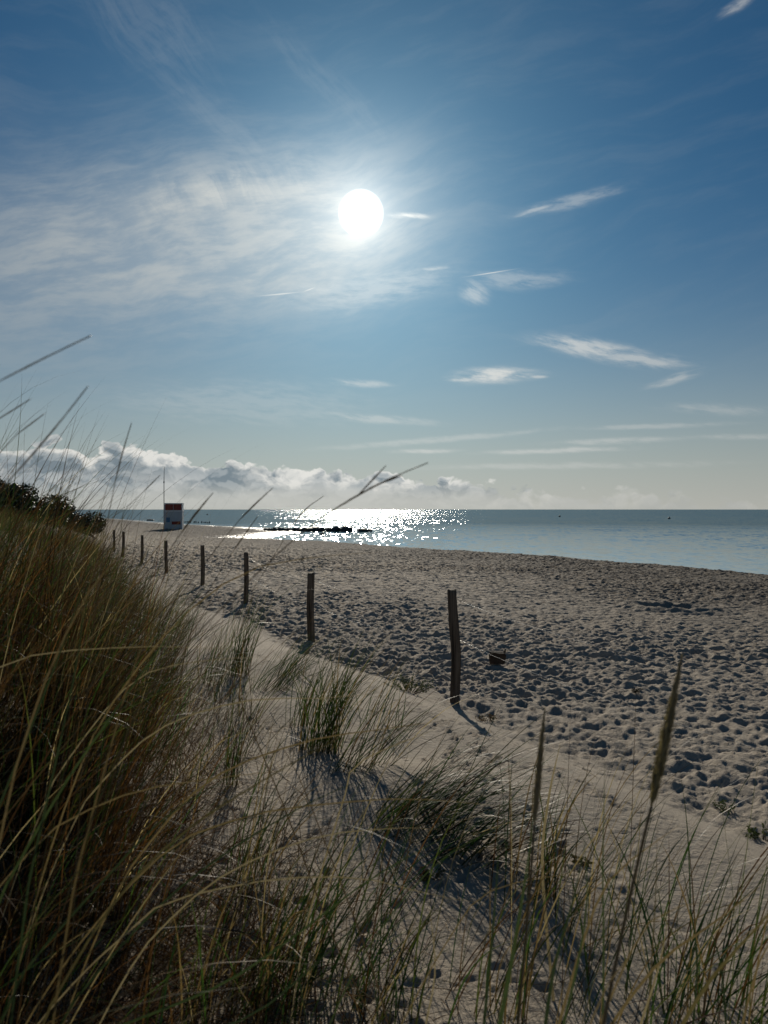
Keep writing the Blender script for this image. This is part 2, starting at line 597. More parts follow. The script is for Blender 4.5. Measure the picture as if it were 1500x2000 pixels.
def build_ground():
    a = np.concatenate([np.linspace(-180, -70, 12)[:-1], np.linspace(-70, -34, 25)[:-1], np.linspace(-34, 34, 541),
                        np.linspace(34, 70, 25)[1:], np.linspace(70, 180, 12)[1:-1]])
    a = np.radians(a)
    r = [0.0]
    q = 0.35
    while q < 6000:
        r.append(q)
        q *= 1.10 if q < 1.3 else (1.0050 if q < 8 else (1.0027 if q < 48 else (1.009 if q < 260 else 1.09)))
    r = np.array(r[1:])
    A, R = np.meshgrid(a, r, indexing='ij')
    X = R * np.sin(A); Y = R * np.cos(A)
    Z = land(X.ravel(), Y.ravel()).reshape(X.shape)
    na, nr = A.shape
    V = np.stack([X, Y, Z], -1).reshape(-1, 3)
    idx = np.arange(na * nr).reshape(na, nr)
    nx = np.roll(idx, -1, axis=0)
    Q = np.stack([idx[:, :-1], idx[:, 1:], nx[:, 1:], nx[:, :-1]], -1).reshape(-1, 4)
    # close the middle under the camera
    c = len(V)
    V = np.vstack([V, [[0, 0, ground_z(0.0, 0.0)]]])
    fan = np.stack([np.full(na, c), idx[:, 0], nx[:, 0], nx[:, 0]], -1)
    me = mesh_np('beach', V, Q)
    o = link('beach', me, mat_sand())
    # small cap, joined to the same sheet
    bm = bmesh.new(); bm.from_mesh(me); bm.verts.ensure_lookup_table()
    for f in fan:
        bm.faces.new((bm.verts[f[0]], bm.verts[f[1]], bm.verts[f[2]]))
    bm.normal_update()
    bm.to_mesh(me); bm.free()
    tag(o, 'pale sand beach trodden into countless footprints', kind='structure')
    return o


def mat_sand():
    m, t, p = new_mat('dry_sand')
    P = geo_pos(t)
    x, y, z = t.sep(P)
    big = t.noise(P, 0.35, 4, 0.55)
    mid = t.noise(P, 5.0, 5, 0.6)
    grains = t.noise(P, 260.0, 2, 0.7)
    specks = t.noise(P, 75.0, 3, 0.6)
    c = t.mix(t.ss(big, 0.3, 0.7), (0.35, 0.295, 0.225), (0.42, 0.355, 0.27))
    c = t.mix(t.ss(mid, 0.35, 0.7) * 0.35, c, (0.33, 0.285, 0.225))
    c = t.mix(t.ss(grains, 0.35, 0.65) * 0.35, c, (0.55, 0.48, 0.39))
    c = t.mix(t.ss(specks, 0.66, 0.74) * 0.6, c, (0.10, 0.08, 0.06))
    far_shade = t.ss(x * 0.9045 + y * 0.4264 - 3.84 + (big - 0.5) * 5.0, 2.0, 19.0)
    c = t.mix(far_shade * 0.9, c, (0.118, 0.102, 0.082))  # sand painted darker towards the water, for the shaded sides of backlit bumps
    wet = t.ss(z + (big - 0.5) * 0.10, 0.17, 0.05)
    c = t.mix(wet, c, (0.115, 0.098, 0.078))
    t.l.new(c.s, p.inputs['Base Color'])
    t.put(p.inputs['Roughness'], t.lin(wet, 0, 1, 0.92, 0.22))
    p.inputs['Specular IOR Level'].default_value = 0.25
    dist = t.n.new('ShaderNodeVectorMath'); dist.operation = 'LENGTH'
    t.l.new(P.s, dist.inputs[0])
    r = S(t, dist.outputs['Value'])
    # what the sheet's own relief gets too coarse to hold far off
    fx = t.noise(P, 1.7, 4, 0.6)
    fv = t.voro(P, 2.6, 0.3, 2.0, 0.5)
    n1 = bump(t, None, (fx * 0.5 + fv * 0.8) * t.ss(r, 10.0, 40.0) * (1.0 - wet), 0.22)
    n2 = bump(t, None, t.noise(P, 22.0, 5, 0.65), 0.018, 1.0, n1)
    bump(t, p, grains * 0.6 + specks * 0.4, 0.0035, 0.8, n2)
    return m


build_ground()


# ------------------------------------------------------------------ sea
def build_sea():
    a = np.radians(np.concatenate([np.linspace(-50, 50, 120), np.linspace(50, 310, 40)[1:-1]]))
    r = np.concatenate([[0.5, 5, 12], np.geomspace(20, 14000, 120)])
    A, R = np.meshgrid(a, r, indexing='ij')
    V = np.stack([R * np.sin(A), R * np.cos(A), np.zeros_like(R)], -1).reshape(-1, 3)
    na, nr = A.shape
    idx = np.arange(na * nr).reshape(na, nr)
    nx = np.roll(idx, -1, axis=0)
    Q = np.stack([idx[:, :-1], idx[:, 1:], nx[:, 1:], nx[:, :-1]], -1).reshape(-1, 4)
    m, t, p = new_mat('sea_water')
    P = geo_pos(t)
    x, y, z = t.sep(P)
    dist = t.n.new('ShaderNodeVectorMath'); dist.operation = 'LENGTH'
    t.l.new(P.s, dist.inputs[0])
    rr = S(t, dist.outputs['Value'])
    gust = t.noise(t.vec(x * 0.03, y * 0.035), 1.0, 6, 0.62)        # slicks and ruffled lanes
    shel = t.ss(rr, 34.0, 100.0)
    amp = t.lin(gust, 0.36, 0.64, 0.60, 1.30) * (0.18 + 0.82 * shel)

    # slopes of the wavelets: many small facets, each with its own tilt, riding on longer waves
    def facets(sx_, sy_, off):
        v = t.n.new('ShaderNodeTexVoronoi')
        v.voronoi_dimensions = '2D'
        v.inputs['Scale'].default_value = 1.0
        t.l.new(t.vec(x * sx_ + off, y * sy_ + off).s, v.inputs['Vector'])
        return t.sep(S(t, v.outputs['Color']))
    f1x, f1y, _ = facets(5.2, 1.7, 0.0)
    f2x, f2y, _ = facets(2.3, 0.8, 37.7)
    nx_, ny_, _ = t.sep(t.noise(t.vec(x * 0.11, y * 0.16), 1.0, 5, 0.6, color=True))
    sx = ((f1x + f2x - 1.0) * 0.27 + (nx_ - 0.5) * 0.30) * amp
    sy = ((f1y + f2y - 1.0) * 0.21 + (ny_ - 0.5) * 0.34) * amp
    nv = t.n.new('ShaderNodeVectorMath')
    nv.operation = 'NORMALIZE'
    t.l.new(t.vec(sx, sy, 1.0).s, nv.inputs[0])
    nb = S(t, nv.outputs[0])
    # a ruffled sea never mirrors fully at grazing angles: reflection is capped, the rest is the water's own dull blue-green
    fr = t.n.new('ShaderNodeFresnel')
    fr.inputs['IOR'].default_value = 1.333
    t.l.new(nb.s, fr.inputs['Normal'])
    gl = t.n.new('ShaderNodeBsdfGlossy')
    gl.distribution = 'BECKMANN'
    t.put(gl.inputs['Roughness'], t.lin(rr, 40.0, 400.0, 0.16, 0.22))
    gl.inputs['Color'].default_value = (0.95, 0.985, 1.0, 1)
    t.l.new(nb.s, gl.inputs['Normal'])
    df = t.n.new('ShaderNodeBsdfDiffuse')
    df.inputs['Color'].default_value = (0.014, 0.088, 0.128, 1)
    mx = t.n.new('ShaderNodeMixShader')
    t.put(mx.inputs[0], S(t, fr.outputs[0]).min(t.lin(rr, 36.0, 170.0, 0.86, 0.34)))
    t.l.new(df.outputs[0], mx.inputs[1])
    t.l.new(gl.outputs[0], mx.inputs[2])
    t.l.new(mx.outputs[0], [q for q in t.n if q.type == 'OUTPUT_MATERIAL'][0].inputs['Surface'])
    t.n.remove(p)
    o = link('sea', mesh_np('sea', V, Q), m)
    tag(o, 'calm sea glittering under the low sun', kind='structure')


build_sea()
# ------------------------------------------------------------------ mesh helpers
def bm_obj(name, bm, mat, parent=None, smooth=False, loc=None):
    me = bpy.data.meshes.new(name)
    bmesh.ops.recalc_face_normals(bm, faces=bm.faces)
    bm.to_mesh(me)
    bm.free()
    if smooth:
        me.polygons.foreach_set('use_smooth', np.full(len(me.polygons), True))
    return link(name, me, mat, parent, loc)


def box(bm, c, s, bev=0.0, rz=0.0):
    r = bmesh.ops.create_cube(bm, size=1.0)
    vs = r['verts']
    bmesh.ops.scale(bm, vec=s, verts=vs)
    if bev:
        es = list({e for v in vs for e in v.link_edges})
        g = bmesh.ops.bevel(bm, geom=es, offset=bev, segments=2, affect='EDGES', profile=0.6)
        vs = list({v for f in g['faces'] for v in f.verts} | {v for v in vs if v.is_valid})
    if rz:
        bmesh.ops.rotate(bm, cent=(0, 0, 0), matrix=Matrix.Rotation(rz, 3, 'Z'), verts=vs)
    bmesh.ops.translate(bm, vec=c, verts=vs)
    return vs


def tube(bm, pts, rad, n=8, cap=True, jitter=0.0):
    """skin of rings along a path; rad is one radius or one per point"""
    pts = [Vector(p) for p in pts]
    if not hasattr(rad, '__len__'):
        rad = [rad] * len(pts)
    rings = []
    ref = None
    for k, p in enumerate(pts):
        d = (pts[min(k + 1, len(pts) - 1)] - pts[max(k - 1, 0)]).normalized()
        if ref is None:
            ref = d.orthogonal().normalized()
        ref = (ref - d * ref.dot(d)).normalized()
        b = d.cross(ref)
        ring = []
        for i in range(n):
            a = 2 * math.pi * i / n
            q = rad[k] * (1 + (rnd.uniform(-jitter, jitter) if jitter else 0))
            ring.append(bm.verts.new(p + (ref * math.cos(a) + b * math.sin(a)) * q))
        rings.append(ring)
    for r0, r1 in zip(rings[:-1], rings[1:]):
        for i in range(n):
            bm.faces.new((r0[i], r0[(i + 1) % n], r1[(i + 1) % n], r1[i]))
    if cap:
        bm.faces.new(list(reversed(rings[0])))
        bm.faces.new(rings[-1])


def spot(px, py, d):
    """point at depth d in front of the eye on the sight line of a photograph pixel"""
    return Vector(((px - 750) / F * d, d, EYE + (994 - py) / F * d))


# ------------------------------------------------------------------ materials of the things
def mat_wood(name, c1, c2, scale=1.0):
    m, t, p = new_mat(name)
    P = obj_pos(t)
    x, y, z = t.sep(P)
    a = t.math('ARCTAN2', y, x)
    g = t.noise(t.vec(a * 5.0, z * 1.6), scale, 6, 0.65)
    crack = t.noise(t.vec(a * 11.0, z * 1.1 + 9.0), scale, 4, 0.6)
    c = t.mix(t.ss(g, 0.32, 0.68), c1, c2)
    c = t.mix(t.ss(crack, 0.60, 0.68), c, (0.018, 0.014, 0.011))
    t.l.new(c.s, p.inputs['Base Color'])
    p.inputs['Roughness'].default_value = 0.85
    p.inputs['Specular IOR Level'].default_value = 0.2
    bump(t, p, g * 0.6 - t.ss(crack, 0.56, 0.70), 0.012)
    return m


M_POST = mat_wood('weathered_post_wood', (0.085, 0.066, 0.050), (0.19, 0.155, 0.12))
M_WIRE = plain('galvanised_wire', (0.55, 0.55, 0.53), 0.35, 0.3, 30)
M_WIRE.node_tree.nodes['Principled BSDF'].inputs['Metallic'].default_value = 0.8
M_WHITE = plain('white_weathered_paint', (0.46, 0.50, 0.52), 0.5, 0.10, 2.0, stretch=(1, 1, 0.25))
M_TRIM = plain('bright_white_trim', (0.80, 0.80, 0.79), 0.5, 0.05, 3.0)
M_RED = plain('dark_red_paint', (0.22, 0.016, 0.014), 0.4, 0.2, 3.0)
M_REDGLASS = plain('faded_red_board', (0.26, 0.028, 0.018), 0.45, 0.3, 2.0)
M_BLUE = plain('pale_blue_panel', (0.05, 0.17, 0.32), 0.5, 0.15, 3.0)
M_GREY = plain('grey_metal', (0.12, 0.12, 0.12), 0.5, 0.2, 8.0)
M_ROCK = plain('wet_dark_stone', (0.055, 0.050, 0.045), 0.55, 0.5, 3.0, 0.5, bumpd=0.05)
M_PILE = plain('dark_wet_timber', (0.035, 0.028, 0.022), 0.6, 0.3, 6.0, 0.4, stretch=(1, 1, 0.2))
M_BUOY = plain('dull_buoy_paint', (0.045, 0.050, 0.055), 0.5, 0.2, 3.0)
M_DRIFT = plain('old_driftwood', (0.085, 0.060, 0.042), 0.85, 0.5, 9.0, 0.2, stretch=(0.3, 1, 1), bumpd=0.02)
M_BIRD = plain('grey_plumage', (0.05, 0.045, 0.04), 0.7, 0.3, 20.0)
M_CORE = plain('pale_sawn_end', (0.20, 0.165, 0.125), 0.85, 0.4, 25.0, 0.2)


# ------------------------------------------------------------------ row of fence posts
POSTS = [(2.63, 3.40, 1.06), (0.685, 7.55, 1.09), (-1.13, 12.0, 1.08), (-2.99, 16.8, 1.08), (-4.93, 21.0, 1.09), (-7.1, 25.2, 1.09),
         (-9.14, 29.2, 1.08), (-11.27, 33.4, 1.08), (-13.2, 37.8, 1.06)]
POST_LABEL = [
    '',
    'tall crooked weathered wooden post nearest the camera, beside the small green plant',
    'straight dark wooden post second from the front, behind the grass tufts at the dune foot',
    'grey wooden post third from the front in the row along the dune',
    'thin grey wooden post fourth from the front, right of the one under the lifeguard hut',
    'dark wooden post standing straight below the lifeguard hut',
    'thin pale post just left of the one below the lifeguard hut',
    'dark blackened post seventh in the row, at the edge of the dune grass',
    'farthest weathered post of the row, half hidden in the dune grass']


def build_post(k, x, y, h):
    z = ground_z(x, y)
    rt = empty('fence_post', (x, y, z))
    tag(rt, POST_LABEL[k], 'fence post', 'weathered posts along the dune foot')
    bm = bmesh.new()
    n, seg = 14, 26 if k < 3 else 12
    rr = [0.058, 0.047, 0.055, 0.052, 0.052, 0.054, 0.052, 0.058, 0.055][k]
    prof = [1 + rnd.uniform(-0.10, 0.10) for _ in range(n)]
    ph = rnd.uniform(0, 6)
    bend = (0.016 if k == 1 else 0.007)
    lean = (rnd.uniform(-0.02, 0.02), rnd.uniform(-0.02, 0.02))
    rings = []
    for j in range(seg + 1):
        t = j / seg
        zz = -0.35 + (h + 0.35) * t
        cx = bend * math.sin(zz * 3.6 + ph if k != 1 else zz * 3.3 + 0.2) + lean[0] * zz
        cy = bend * 0.6 * math.cos(zz * 2.7 + ph) + lean[1] * zz
        ring = []
        for i in range(n):
            a = 2 * math.pi * i / n
            q = rr * prof[i] * (1 + 0.07 * math.sin(3 * a + zz * 5 + ph) + rnd.uniform(-0.035, 0.035)) * (1.06 - 0.08 * t)
            if k == 1:
                q *= 1 + 0.16 * math.exp(-((zz - 0.50) / 0.16) ** 2) * math.cos(a - 0.3)
            ring.append(bm.verts.new((cx + q * math.cos(a), cy + q * math.sin(a), zz + (0.012 * math.sin(2 * a + ph) if j == seg else 0))))
        rings.append(ring)
    for r0, r1 in zip(rings[:-1], rings[1:]):
        for i in range(n):
            bm.faces.new((r0[i], r0[(i + 1) % n], r1[(i + 1) % n], r1[i]))
    # bevelled, checked top
    c = sum((v.co for v in rings[-1]), Vector()) / n
    inner = [bm.verts.new(c + (v.co - c) * 0.82 + Vector((0, 0, 0.012 + rnd.uniform(-.004, .004)))) for v in rings[-1]]
    for i in range(n):
        bm.faces.new((rings[-1][i], rings[-1][(i + 1) % n], inner[(i + 1) % n], inner[i]))
    bm_obj('trunk', bm, M_POST, rt, smooth=True)
    bm = bmesh.new()
    top = [bm.verts.new(v) for v in [tuple(c + (Vector((rr * 0.80 * math.cos(2 * math.pi * i / n), rr * 0.80 * math.sin(2 * math.pi * i / n), 0.013)))) for i in range(n)]]
    mid = bm.verts.new(c + Vector((0, 0, 0.018)))
    for i in range(n):
        bm.faces.new((top[i], top[(i + 1) % n], mid))
    bm_obj('sawn_top', bm, M_CORE, rt)
    # bent wire staples, and a loose twist on the nearest post
    for hh in (h - 0.10, h - 0.48):
        bm = bmesh.new()
        ox = bend * math.sin(hh * 3.3 + 0.2) if k == 1 else 0
        tube(bm, [(ox + rr * 0.8, -0.02, hh + 0.02), (ox + rr * 1.35, -0.02, hh + 0.01), (ox + rr * 1.35, -0.02, hh - 0.01), (ox + rr * 0.8, -0.02, hh - 0.02)], 0.0025, 5)
        bm_obj('staple', bm, M_GREY, rt)
    if k == 1:
        bm = bmesh.new()
        tube(bm, [(0.05, -0.03, h - 0.10), (0.075, -0.045, h - 0.085), (0.085, -0.04, h - 0.055), (0.10, -0.05, h - 0.03)], 0.0022, 5)
        tube(bm, [(0.055, -0.03, h - 0.10), (0.09, -0.04, h - 0.10), (0.11, -0.05, h - 0.085)], 0.0022, 5)
        bm_obj('wire_twist', bm, M_GREY, rt)
    return rt, z


post_tops = []
for k, (x, y, h) in enumerate(POSTS):
    if k == 0:                                  # stands outside the picture; only carries the wires
        post_tops.append((x, y, ground_z(x, y), h))
        continue
    rt, z = build_post(k, x, y, h)
    post_tops.append((x, y, z, h))

for down, lab in ((0.10, 'upper thin pale wire strung between the weathered posts'),
                  (0.48, 'lower thin pale wire strung between the weathered posts at half height')):
    bm = bmesh.new()
    pts = []
    for (x0, y0, z0, h0), (x1, y1, z1, h1) in zip(post_tops[:-1], post_tops[1:]):
        for i in range(8):
            t = i / 8
            sag = -0.10 * 4 * t * (1 - t)
            pts.append((x0 + (x1 - x0) * t + 0.06, y0 + (y1 - y0) * t - 0.02, (z0 + h0 - down) * (1 - t) + (z1 + h1 - down) * t + sag))
    tube(bm, pts, 0.0013, 5)
    o = bm_obj('fence_wire', bm, M_WIRE, smooth=True)
    tag(o, lab, 'fence wire', 'wires of the post fence')


# ------------------------------------------------------------------ lifeguard hut
def build_hut():
    x, y = -27.3, 100.7
    z = ground_z(x, y)
    rt = empty('lifeguard_hut', (x, y, z), math.radians(9))
    tag(rt, 'small white lifeguard hut with dark red top board and tall thin mast', 'lifeguard hut')
    w, d, hb, ht = 2.18, 2.1, 2.28, 0.86
    bm = bmesh.new()
    box(bm, (0, 0, hb / 2 - 0.1), (w, d, hb + 0.2), 0.02)
    body = bm_obj('body', bm, M_WHITE, rt)
    for i in range(9):                          # upright boards of the front
        bm = bmesh.new()
        bw = w / 9
        box(bm, (-w / 2 + bw * (i + 0.5), -d / 2 - 0.012, hb / 2 + 0.03), (bw - 0.012, 0.02, hb - 0.1), 0.004)
        bm_obj('plank', bm, M_WHITE, body)
    bm = bmesh.new()
    box(bm, (0, 0, hb + 0.06), (w + 0.10, d + 0.10, 0.12), 0.01)
    bm_obj('ledge', bm, M_TRIM, rt)
    bm = bmesh.new()
    box(bm, (0, 0, hb + 0.12 + ht / 2), (w - 0.02, d - 0.02, ht), 0.01)
    bm_obj('upper_wall', bm, M_WHITE, rt)
    bm = bmesh.new()
    box(bm, (-0.52, -d / 2 - 0.01, hb + 0.12 + ht / 2), (0.98, 0.05, ht - 0.10), 0.006)
    bm_obj('shutter', bm, M_RED, rt)
    bm = bmesh.new()
    box(bm, (0.52, -d / 2 - 0.01, hb + 0.12 + ht / 2), (0.98, 0.05, ht - 0.10), 0.006)
    bm_obj('shutter', bm, M_REDGLASS, rt)
    bm = bmesh.new()
    box(bm, (0, 0, hb + 0.12 + ht + 0.05), (w + 0.14, d + 0.14, 0.10), 0.01)
    bm_obj('roof', bm, M_TRIM, rt)
    bm = bmesh.new()
    box(bm, (0.35, -d / 2 - 0.04, 0.80), (1.12, 0.03, 0.40), 0.004)
    bm_obj('sign_board', bm, M_REDGLASS, rt)
    bm = bmesh.new()
    box(bm, (-0.66, -d / 2 - 0.04, 1.20), (0.46, 0.03, 0.62), 0.004)
    bm_obj('poster', bm, M_BLUE, rt)
    for cx in (-w / 2, w / 2):
        bm = bmesh.new()
        box(bm, (cx, -d / 2 - 0.005, (hb + ht) / 2 + 0.05), (0.07, 0.07, hb + ht), 0.006)
        bm_obj('corner_trim', bm, M_TRIM, rt)
    for cx in (-0.8, 0.8):
        bm = bmesh.new()
        box(bm, (cx, 0, -0.02), (0.16, d + 0.25, 0.20), 0.01)
        bm_obj('skid', bm, M_PILE, rt)
    bm = bmesh.new()
    tube(bm, [(-w / 2 - 0.09, -d / 2 + 0.1, 0.0), (-w / 2 - 0.09, -d / 2 + 0.1, 6.1), (-w / 2 - 0.05, -d / 2 + 0.1, 8.0)], [0.055, 0.045, 0.028], 8)
    mast = bm_obj('mast', bm, M_GREY, rt, smooth=True)
    bm = bmesh.new()
    tube(bm, [(-w / 2 - 0.09, -d / 2 + 0.1, 5.95), (-w / 2 - 0.09, -d / 2 + 0.1, 6.15)], 0.085, 8)
    bm_obj('collar', bm, M_GREY, mast)


build_hut()


# ------------------------------------------------------------------ groyne of stones, stakes in the water
def rock_mesh(seed, s):
    r = random.Random(seed)
    bm = bmesh.new()
    bmesh.ops.create_icosphere(bm, subdivisions=2, radius=1.0)
    cuts = [(Vector((r.gauss(0, 1), r.gauss(0, 1), r.gauss(0, 1))).normalized(), r.uniform(0.55, 0.85)) for _ in range(9)]
    for v in bm.verts:
        for nrm_, dd in cuts:
            e = v.co.dot(nrm_) - dd
            if e > 0:
                v.co -= nrm_ * e * 0.92
        v.co += Vector((r.uniform(-.03, .03), r.uniform(-.03, .03), r.uniform(-.03, .03)))
        v.co = Vector((v.co.x * s[0], v.co.y * s[1], v.co.z * s[2]))
    return bm


def build_groyne():
    x0, y0 = -11.4, 106.0
    rt = empty('stone_groyne', (x0, y0, 0))
    tag(rt, 'low groyne of dark boulders running out into the glittering water', 'groyne')
    x = -5.0
    k = 0
    while x < 9.8:
        r = rnd.uniform(0.35, 0.75) * (1.25 if 1.8 < x < 3.2 else 1.0) * (0.75 if x > 7.0 else 1.0) * (0.6 if x < 0.5 else 1.0)
        if not (7.3 < x < 7.9):
            bm = rock_mesh(100 + k, (r, r * 0.85, r * rnd.uniform(0.6, 0.85)))
            o = bm_obj('boulder', bm, M_ROCK, rt)
            o.location = (x, rnd.uniform(-0.5, 0.5) - x * 0.12, 0.22 - (0.08 if x > 7 else 0))
            o.rotation_euler = (0, 0, rnd.uniform(0, 6))
        x += r * rnd.uniform(0.75, 1.15)
        k += 1
    for q in range(16):                         # second course behind
        r = rnd.uniform(0.3, 0.6)
        o = bm_obj('boulder', rock_mesh(300 + q, (r, r, r * 0.7)), M_ROCK, rt)
        o.location = (rnd.uniform(-1.8, 6.6), rnd.uniform(0.5, 1.3), 0.15)


build_groyne()

# stakes: a row of piles in the water beyond the hut, seen to its right
pile_spots = []
for k in range(15):
    px = 358 + k * 3.6 + rnd.uniform(-0.8, 0.8)
    if k in (5, 9):
        continue
    pile_spots.append((px, 1017.6 + k * 0.10))
ORD = ['first', 'second', 'third', 'fourth', 'fifth', 'sixth', 'seventh', 'eighth', 'ninth', 'tenth', 'eleventh', 'twelfth', 'last']
PILE_LABEL = ['%s dark timber pile counted from the lifeguard hut, in the shallow water' % w for w in ORD]
for k, (px, py) in enumerate(pile_spots):
    d = EYE / ((py + 2.0 - 994) / F)
    p = spot(px, py, d)
    bm = bmesh.new()
    hh = rnd.uniform(0.18, 0.42)
    tube(bm, [(0, 0, -0.8), (0.02, 0, 0.1), (0.03, 0.01, hh)], [0.13, 0.13, 0.11], 8, jitter=0.1)
    o = bm_obj('groyne_pile', bm, M_PILE, loc=(p.x, d, 0))
    tag(o, PILE_LABEL[k], 'pile', 'timber piles beyond the hut')

# heap of dark wrack on the far beach, left of the hut
o = bm_obj('boulder', rock_mesh(77, (1.6, 0.9, 0.5)), M_ROCK, loc=(-62, 205, ground_z(-62, 205) + 0.1))
tag(o, 'dark lone boulder on the far beach just left of the hut', 'boulder')

# ------------------------------------------------------------------ buoys
for px, py, s, lab in ((1093, 1008.5, 0.62, 'small dark buoy on open water, right of the glitter'),
                       (1307, 1012.5, 0.58, 'small dark buoy farthest to the right on the open water'),
                       (782, 1005, 0.5, 'tiny dark buoy inside the sun glitter'),
                       (405, 1005, 0.6, 'tiny dark buoy on the water right of the lifeguard hut')):
    d = EYE / ((py - 994) / F)
    p = spot(px, py, d)
    rt = empty('buoy', (p.x, d, 0))
    tag(rt, lab, 'buoy', 'swimming zone buoys')
    bm = bmesh.new()
    tube(bm, [(0, 0, -s * .5), (0, 0, -s * .25), (0, 0, s * .15), (0, 0, s * .55), (0, 0, s * .8), (0, 0, s * .9)],
         [s * .3, s * .62, s * .8, s * .62, s * .3, s * .12], 12)
    bm_obj('float', bm, M_BUOY, rt, smooth=True)
    bm = bmesh.new()
    tube(bm, [(0, 0, s * .85), (0, 0, s * 1.3)], s * .12, 8)
    bm_obj('top_mark', bm, M_BUOY, rt)

# ------------------------------------------------------------------ water bird in the bay
d = EYE / ((1043.5 - 994) / F)
bm = bmesh.new()
tube(bm, [(-0.34, 0, 0.12), (-0.26, 0, 0.12), (-0.12, 0, 0.08), (0.04, 0, 0.07), (0.15, 0, 0.10), (0.19, 0, 0.17), (0.20, 0, 0.26), (0.22, 0, 0.32),
          (0.26, 0, 0.345), (0.30, 0, 0.335), (0.35, 0, 0.325), (0.40, 0, 0.32)],
     [0.012, 0.05, 0.12, 0.14, 0.11, 0.062, 0.045, 0.05, 0.058, 0.045, 0.02, 0.01], 10)
o = bm_obj('water_bird', bm, M_BIRD, smooth=True, loc=((629 - 750) / F * d, d, 0.0))
tag(o, 'tiny dark water bird floating in the bay before the boulders', 'bird')

# ------------------------------------------------------------------ block of driftwood beyond the first post
x, y = 1.455, 9.95
bm = bmesh.new()
bmesh.ops.create_grid(bm, x_segments=1, y_segments=1, size=0.001)
bm.clear()
pr = [(-0.10, 0.035), (-0.095, 0.075), (-0.04, 0.085), (0.03, 0.082), (0.085, 0.088), (0.10, 0.06), (0.095, -0.05), (-0.09, -0.06)]
secs = []
for j in range(7):
    t = j / 6
    ring = []
    for q, w in pr:
        ring.append(bm.verts.new((q * (1 + rnd.uniform(-.06, .06)) + 0.01 * math.sin(j), -0.07 + 0.14 * t, w * (1 + rnd.uniform(-.07, .07)) + 0.035)))
    secs.append(ring)
n = len(pr)
for r0, r1 in zip(secs[:-1], secs[1:]):
    for i in range(n):
        bm.faces.new((r0[i], r0[(i + 1) % n], r1[(i + 1) % n], r1[i]))
bm.faces.new(secs[0]); bm.faces.new(list(reversed(secs[-1])))
tube(bm, [(0.088, 0, 0.10), (0.096, 0, 0.15), (0.092, 0.01, 0.165)], [0.014, 0.011, 0.004], 6)
o = bm_obj('driftwood_block', bm, M_DRIFT, loc=(x, y, ground_z(x, y) + 0.005))
o.rotation_euler = (0.05, 0.05, math.radians(-8))
tag(o, 'dark squarish block of driftwood lying in the trodden sand beyond the nearest post', 'driftwood')
# ------------------------------------------------------------------ grass
def mat_grass(name='marram_leaf', rough=0.45, spec=0.26):
    m, t, p = new_mat(name)
    at = t.n.new('ShaderNodeAttribute')
    at.attribute_name = 'tint'
    col = S(t, at.outputs['Color'])
    P = geo_pos(t)
    n = t.noise(P, 60.0, 2, 0.5, dim='3D')
    col = t.mix(t.ss(n, 0.3, 0.7) * 0.3, col, t.mix(1.0, col, (0.55, 0.5, 0.45), 'MULTIPLY'))
    t.l.new(col.s, p.inputs['Base Color'])
    p.inputs['Roughness'].default_value = rough
    p.inputs['Specular IOR Level'].default_value = spec
    tr = t.n.new('ShaderNodeBsdfTranslucent')
    t.l.new(t.mix(1.0, col, (1.0, 1.0, 0.75), 'MULTIPLY').s, tr.inputs['Color'])
    mx = t.n.new('ShaderNodeMixShader')
    mx.inputs[0].default_value = 0.36
    o = [q for q in t.n if q.type == 'OUTPUT_MATERIAL'][0]
    t.l.new(p.outputs[0], mx.inputs[1])
    t.l.new(tr.outputs[0], mx.inputs[2])
    t.l.new(mx.outputs[0], o.inputs['Surface'])
    return m


M_GRASS = mat_grass()
M_DEAD = mat_grass('dead_marram', 0.85, 0.06)
GREEN = np.array([[0.034, 0.080, 0.018], [0.052, 0.102, 0.022], [0.021, 0.055, 0.019], [0.080, 0.108, 0.024]])
STRAW = np.array([[0.27, 0.19, 0.085], [0.19, 0.13, 0.058], [0.44, 0.35, 0.19], [0.15, 0.095, 0.042]])
BROWN = np.array([[0.085, 0.042, 0.016], [0.050, 0.026, 0.011], [0.125, 0.062, 0.022]])


def tints(n, dry, brown=0.0, r=rng):
    pick = r.random(n)
    c = GREEN[r.integers(0, len(GREEN), n)]
    st = STRAW[r.integers(0, len(STRAW), n)]
    br = BROWN[r.integers(0, len(BROWN), n)]
    c = np.where((pick < dry)[:, None], st, c)
    c = np.where((pick > 1 - brown)[:, None], br, c)
    return c * r.uniform(0.75, 1.25, (n, 1))


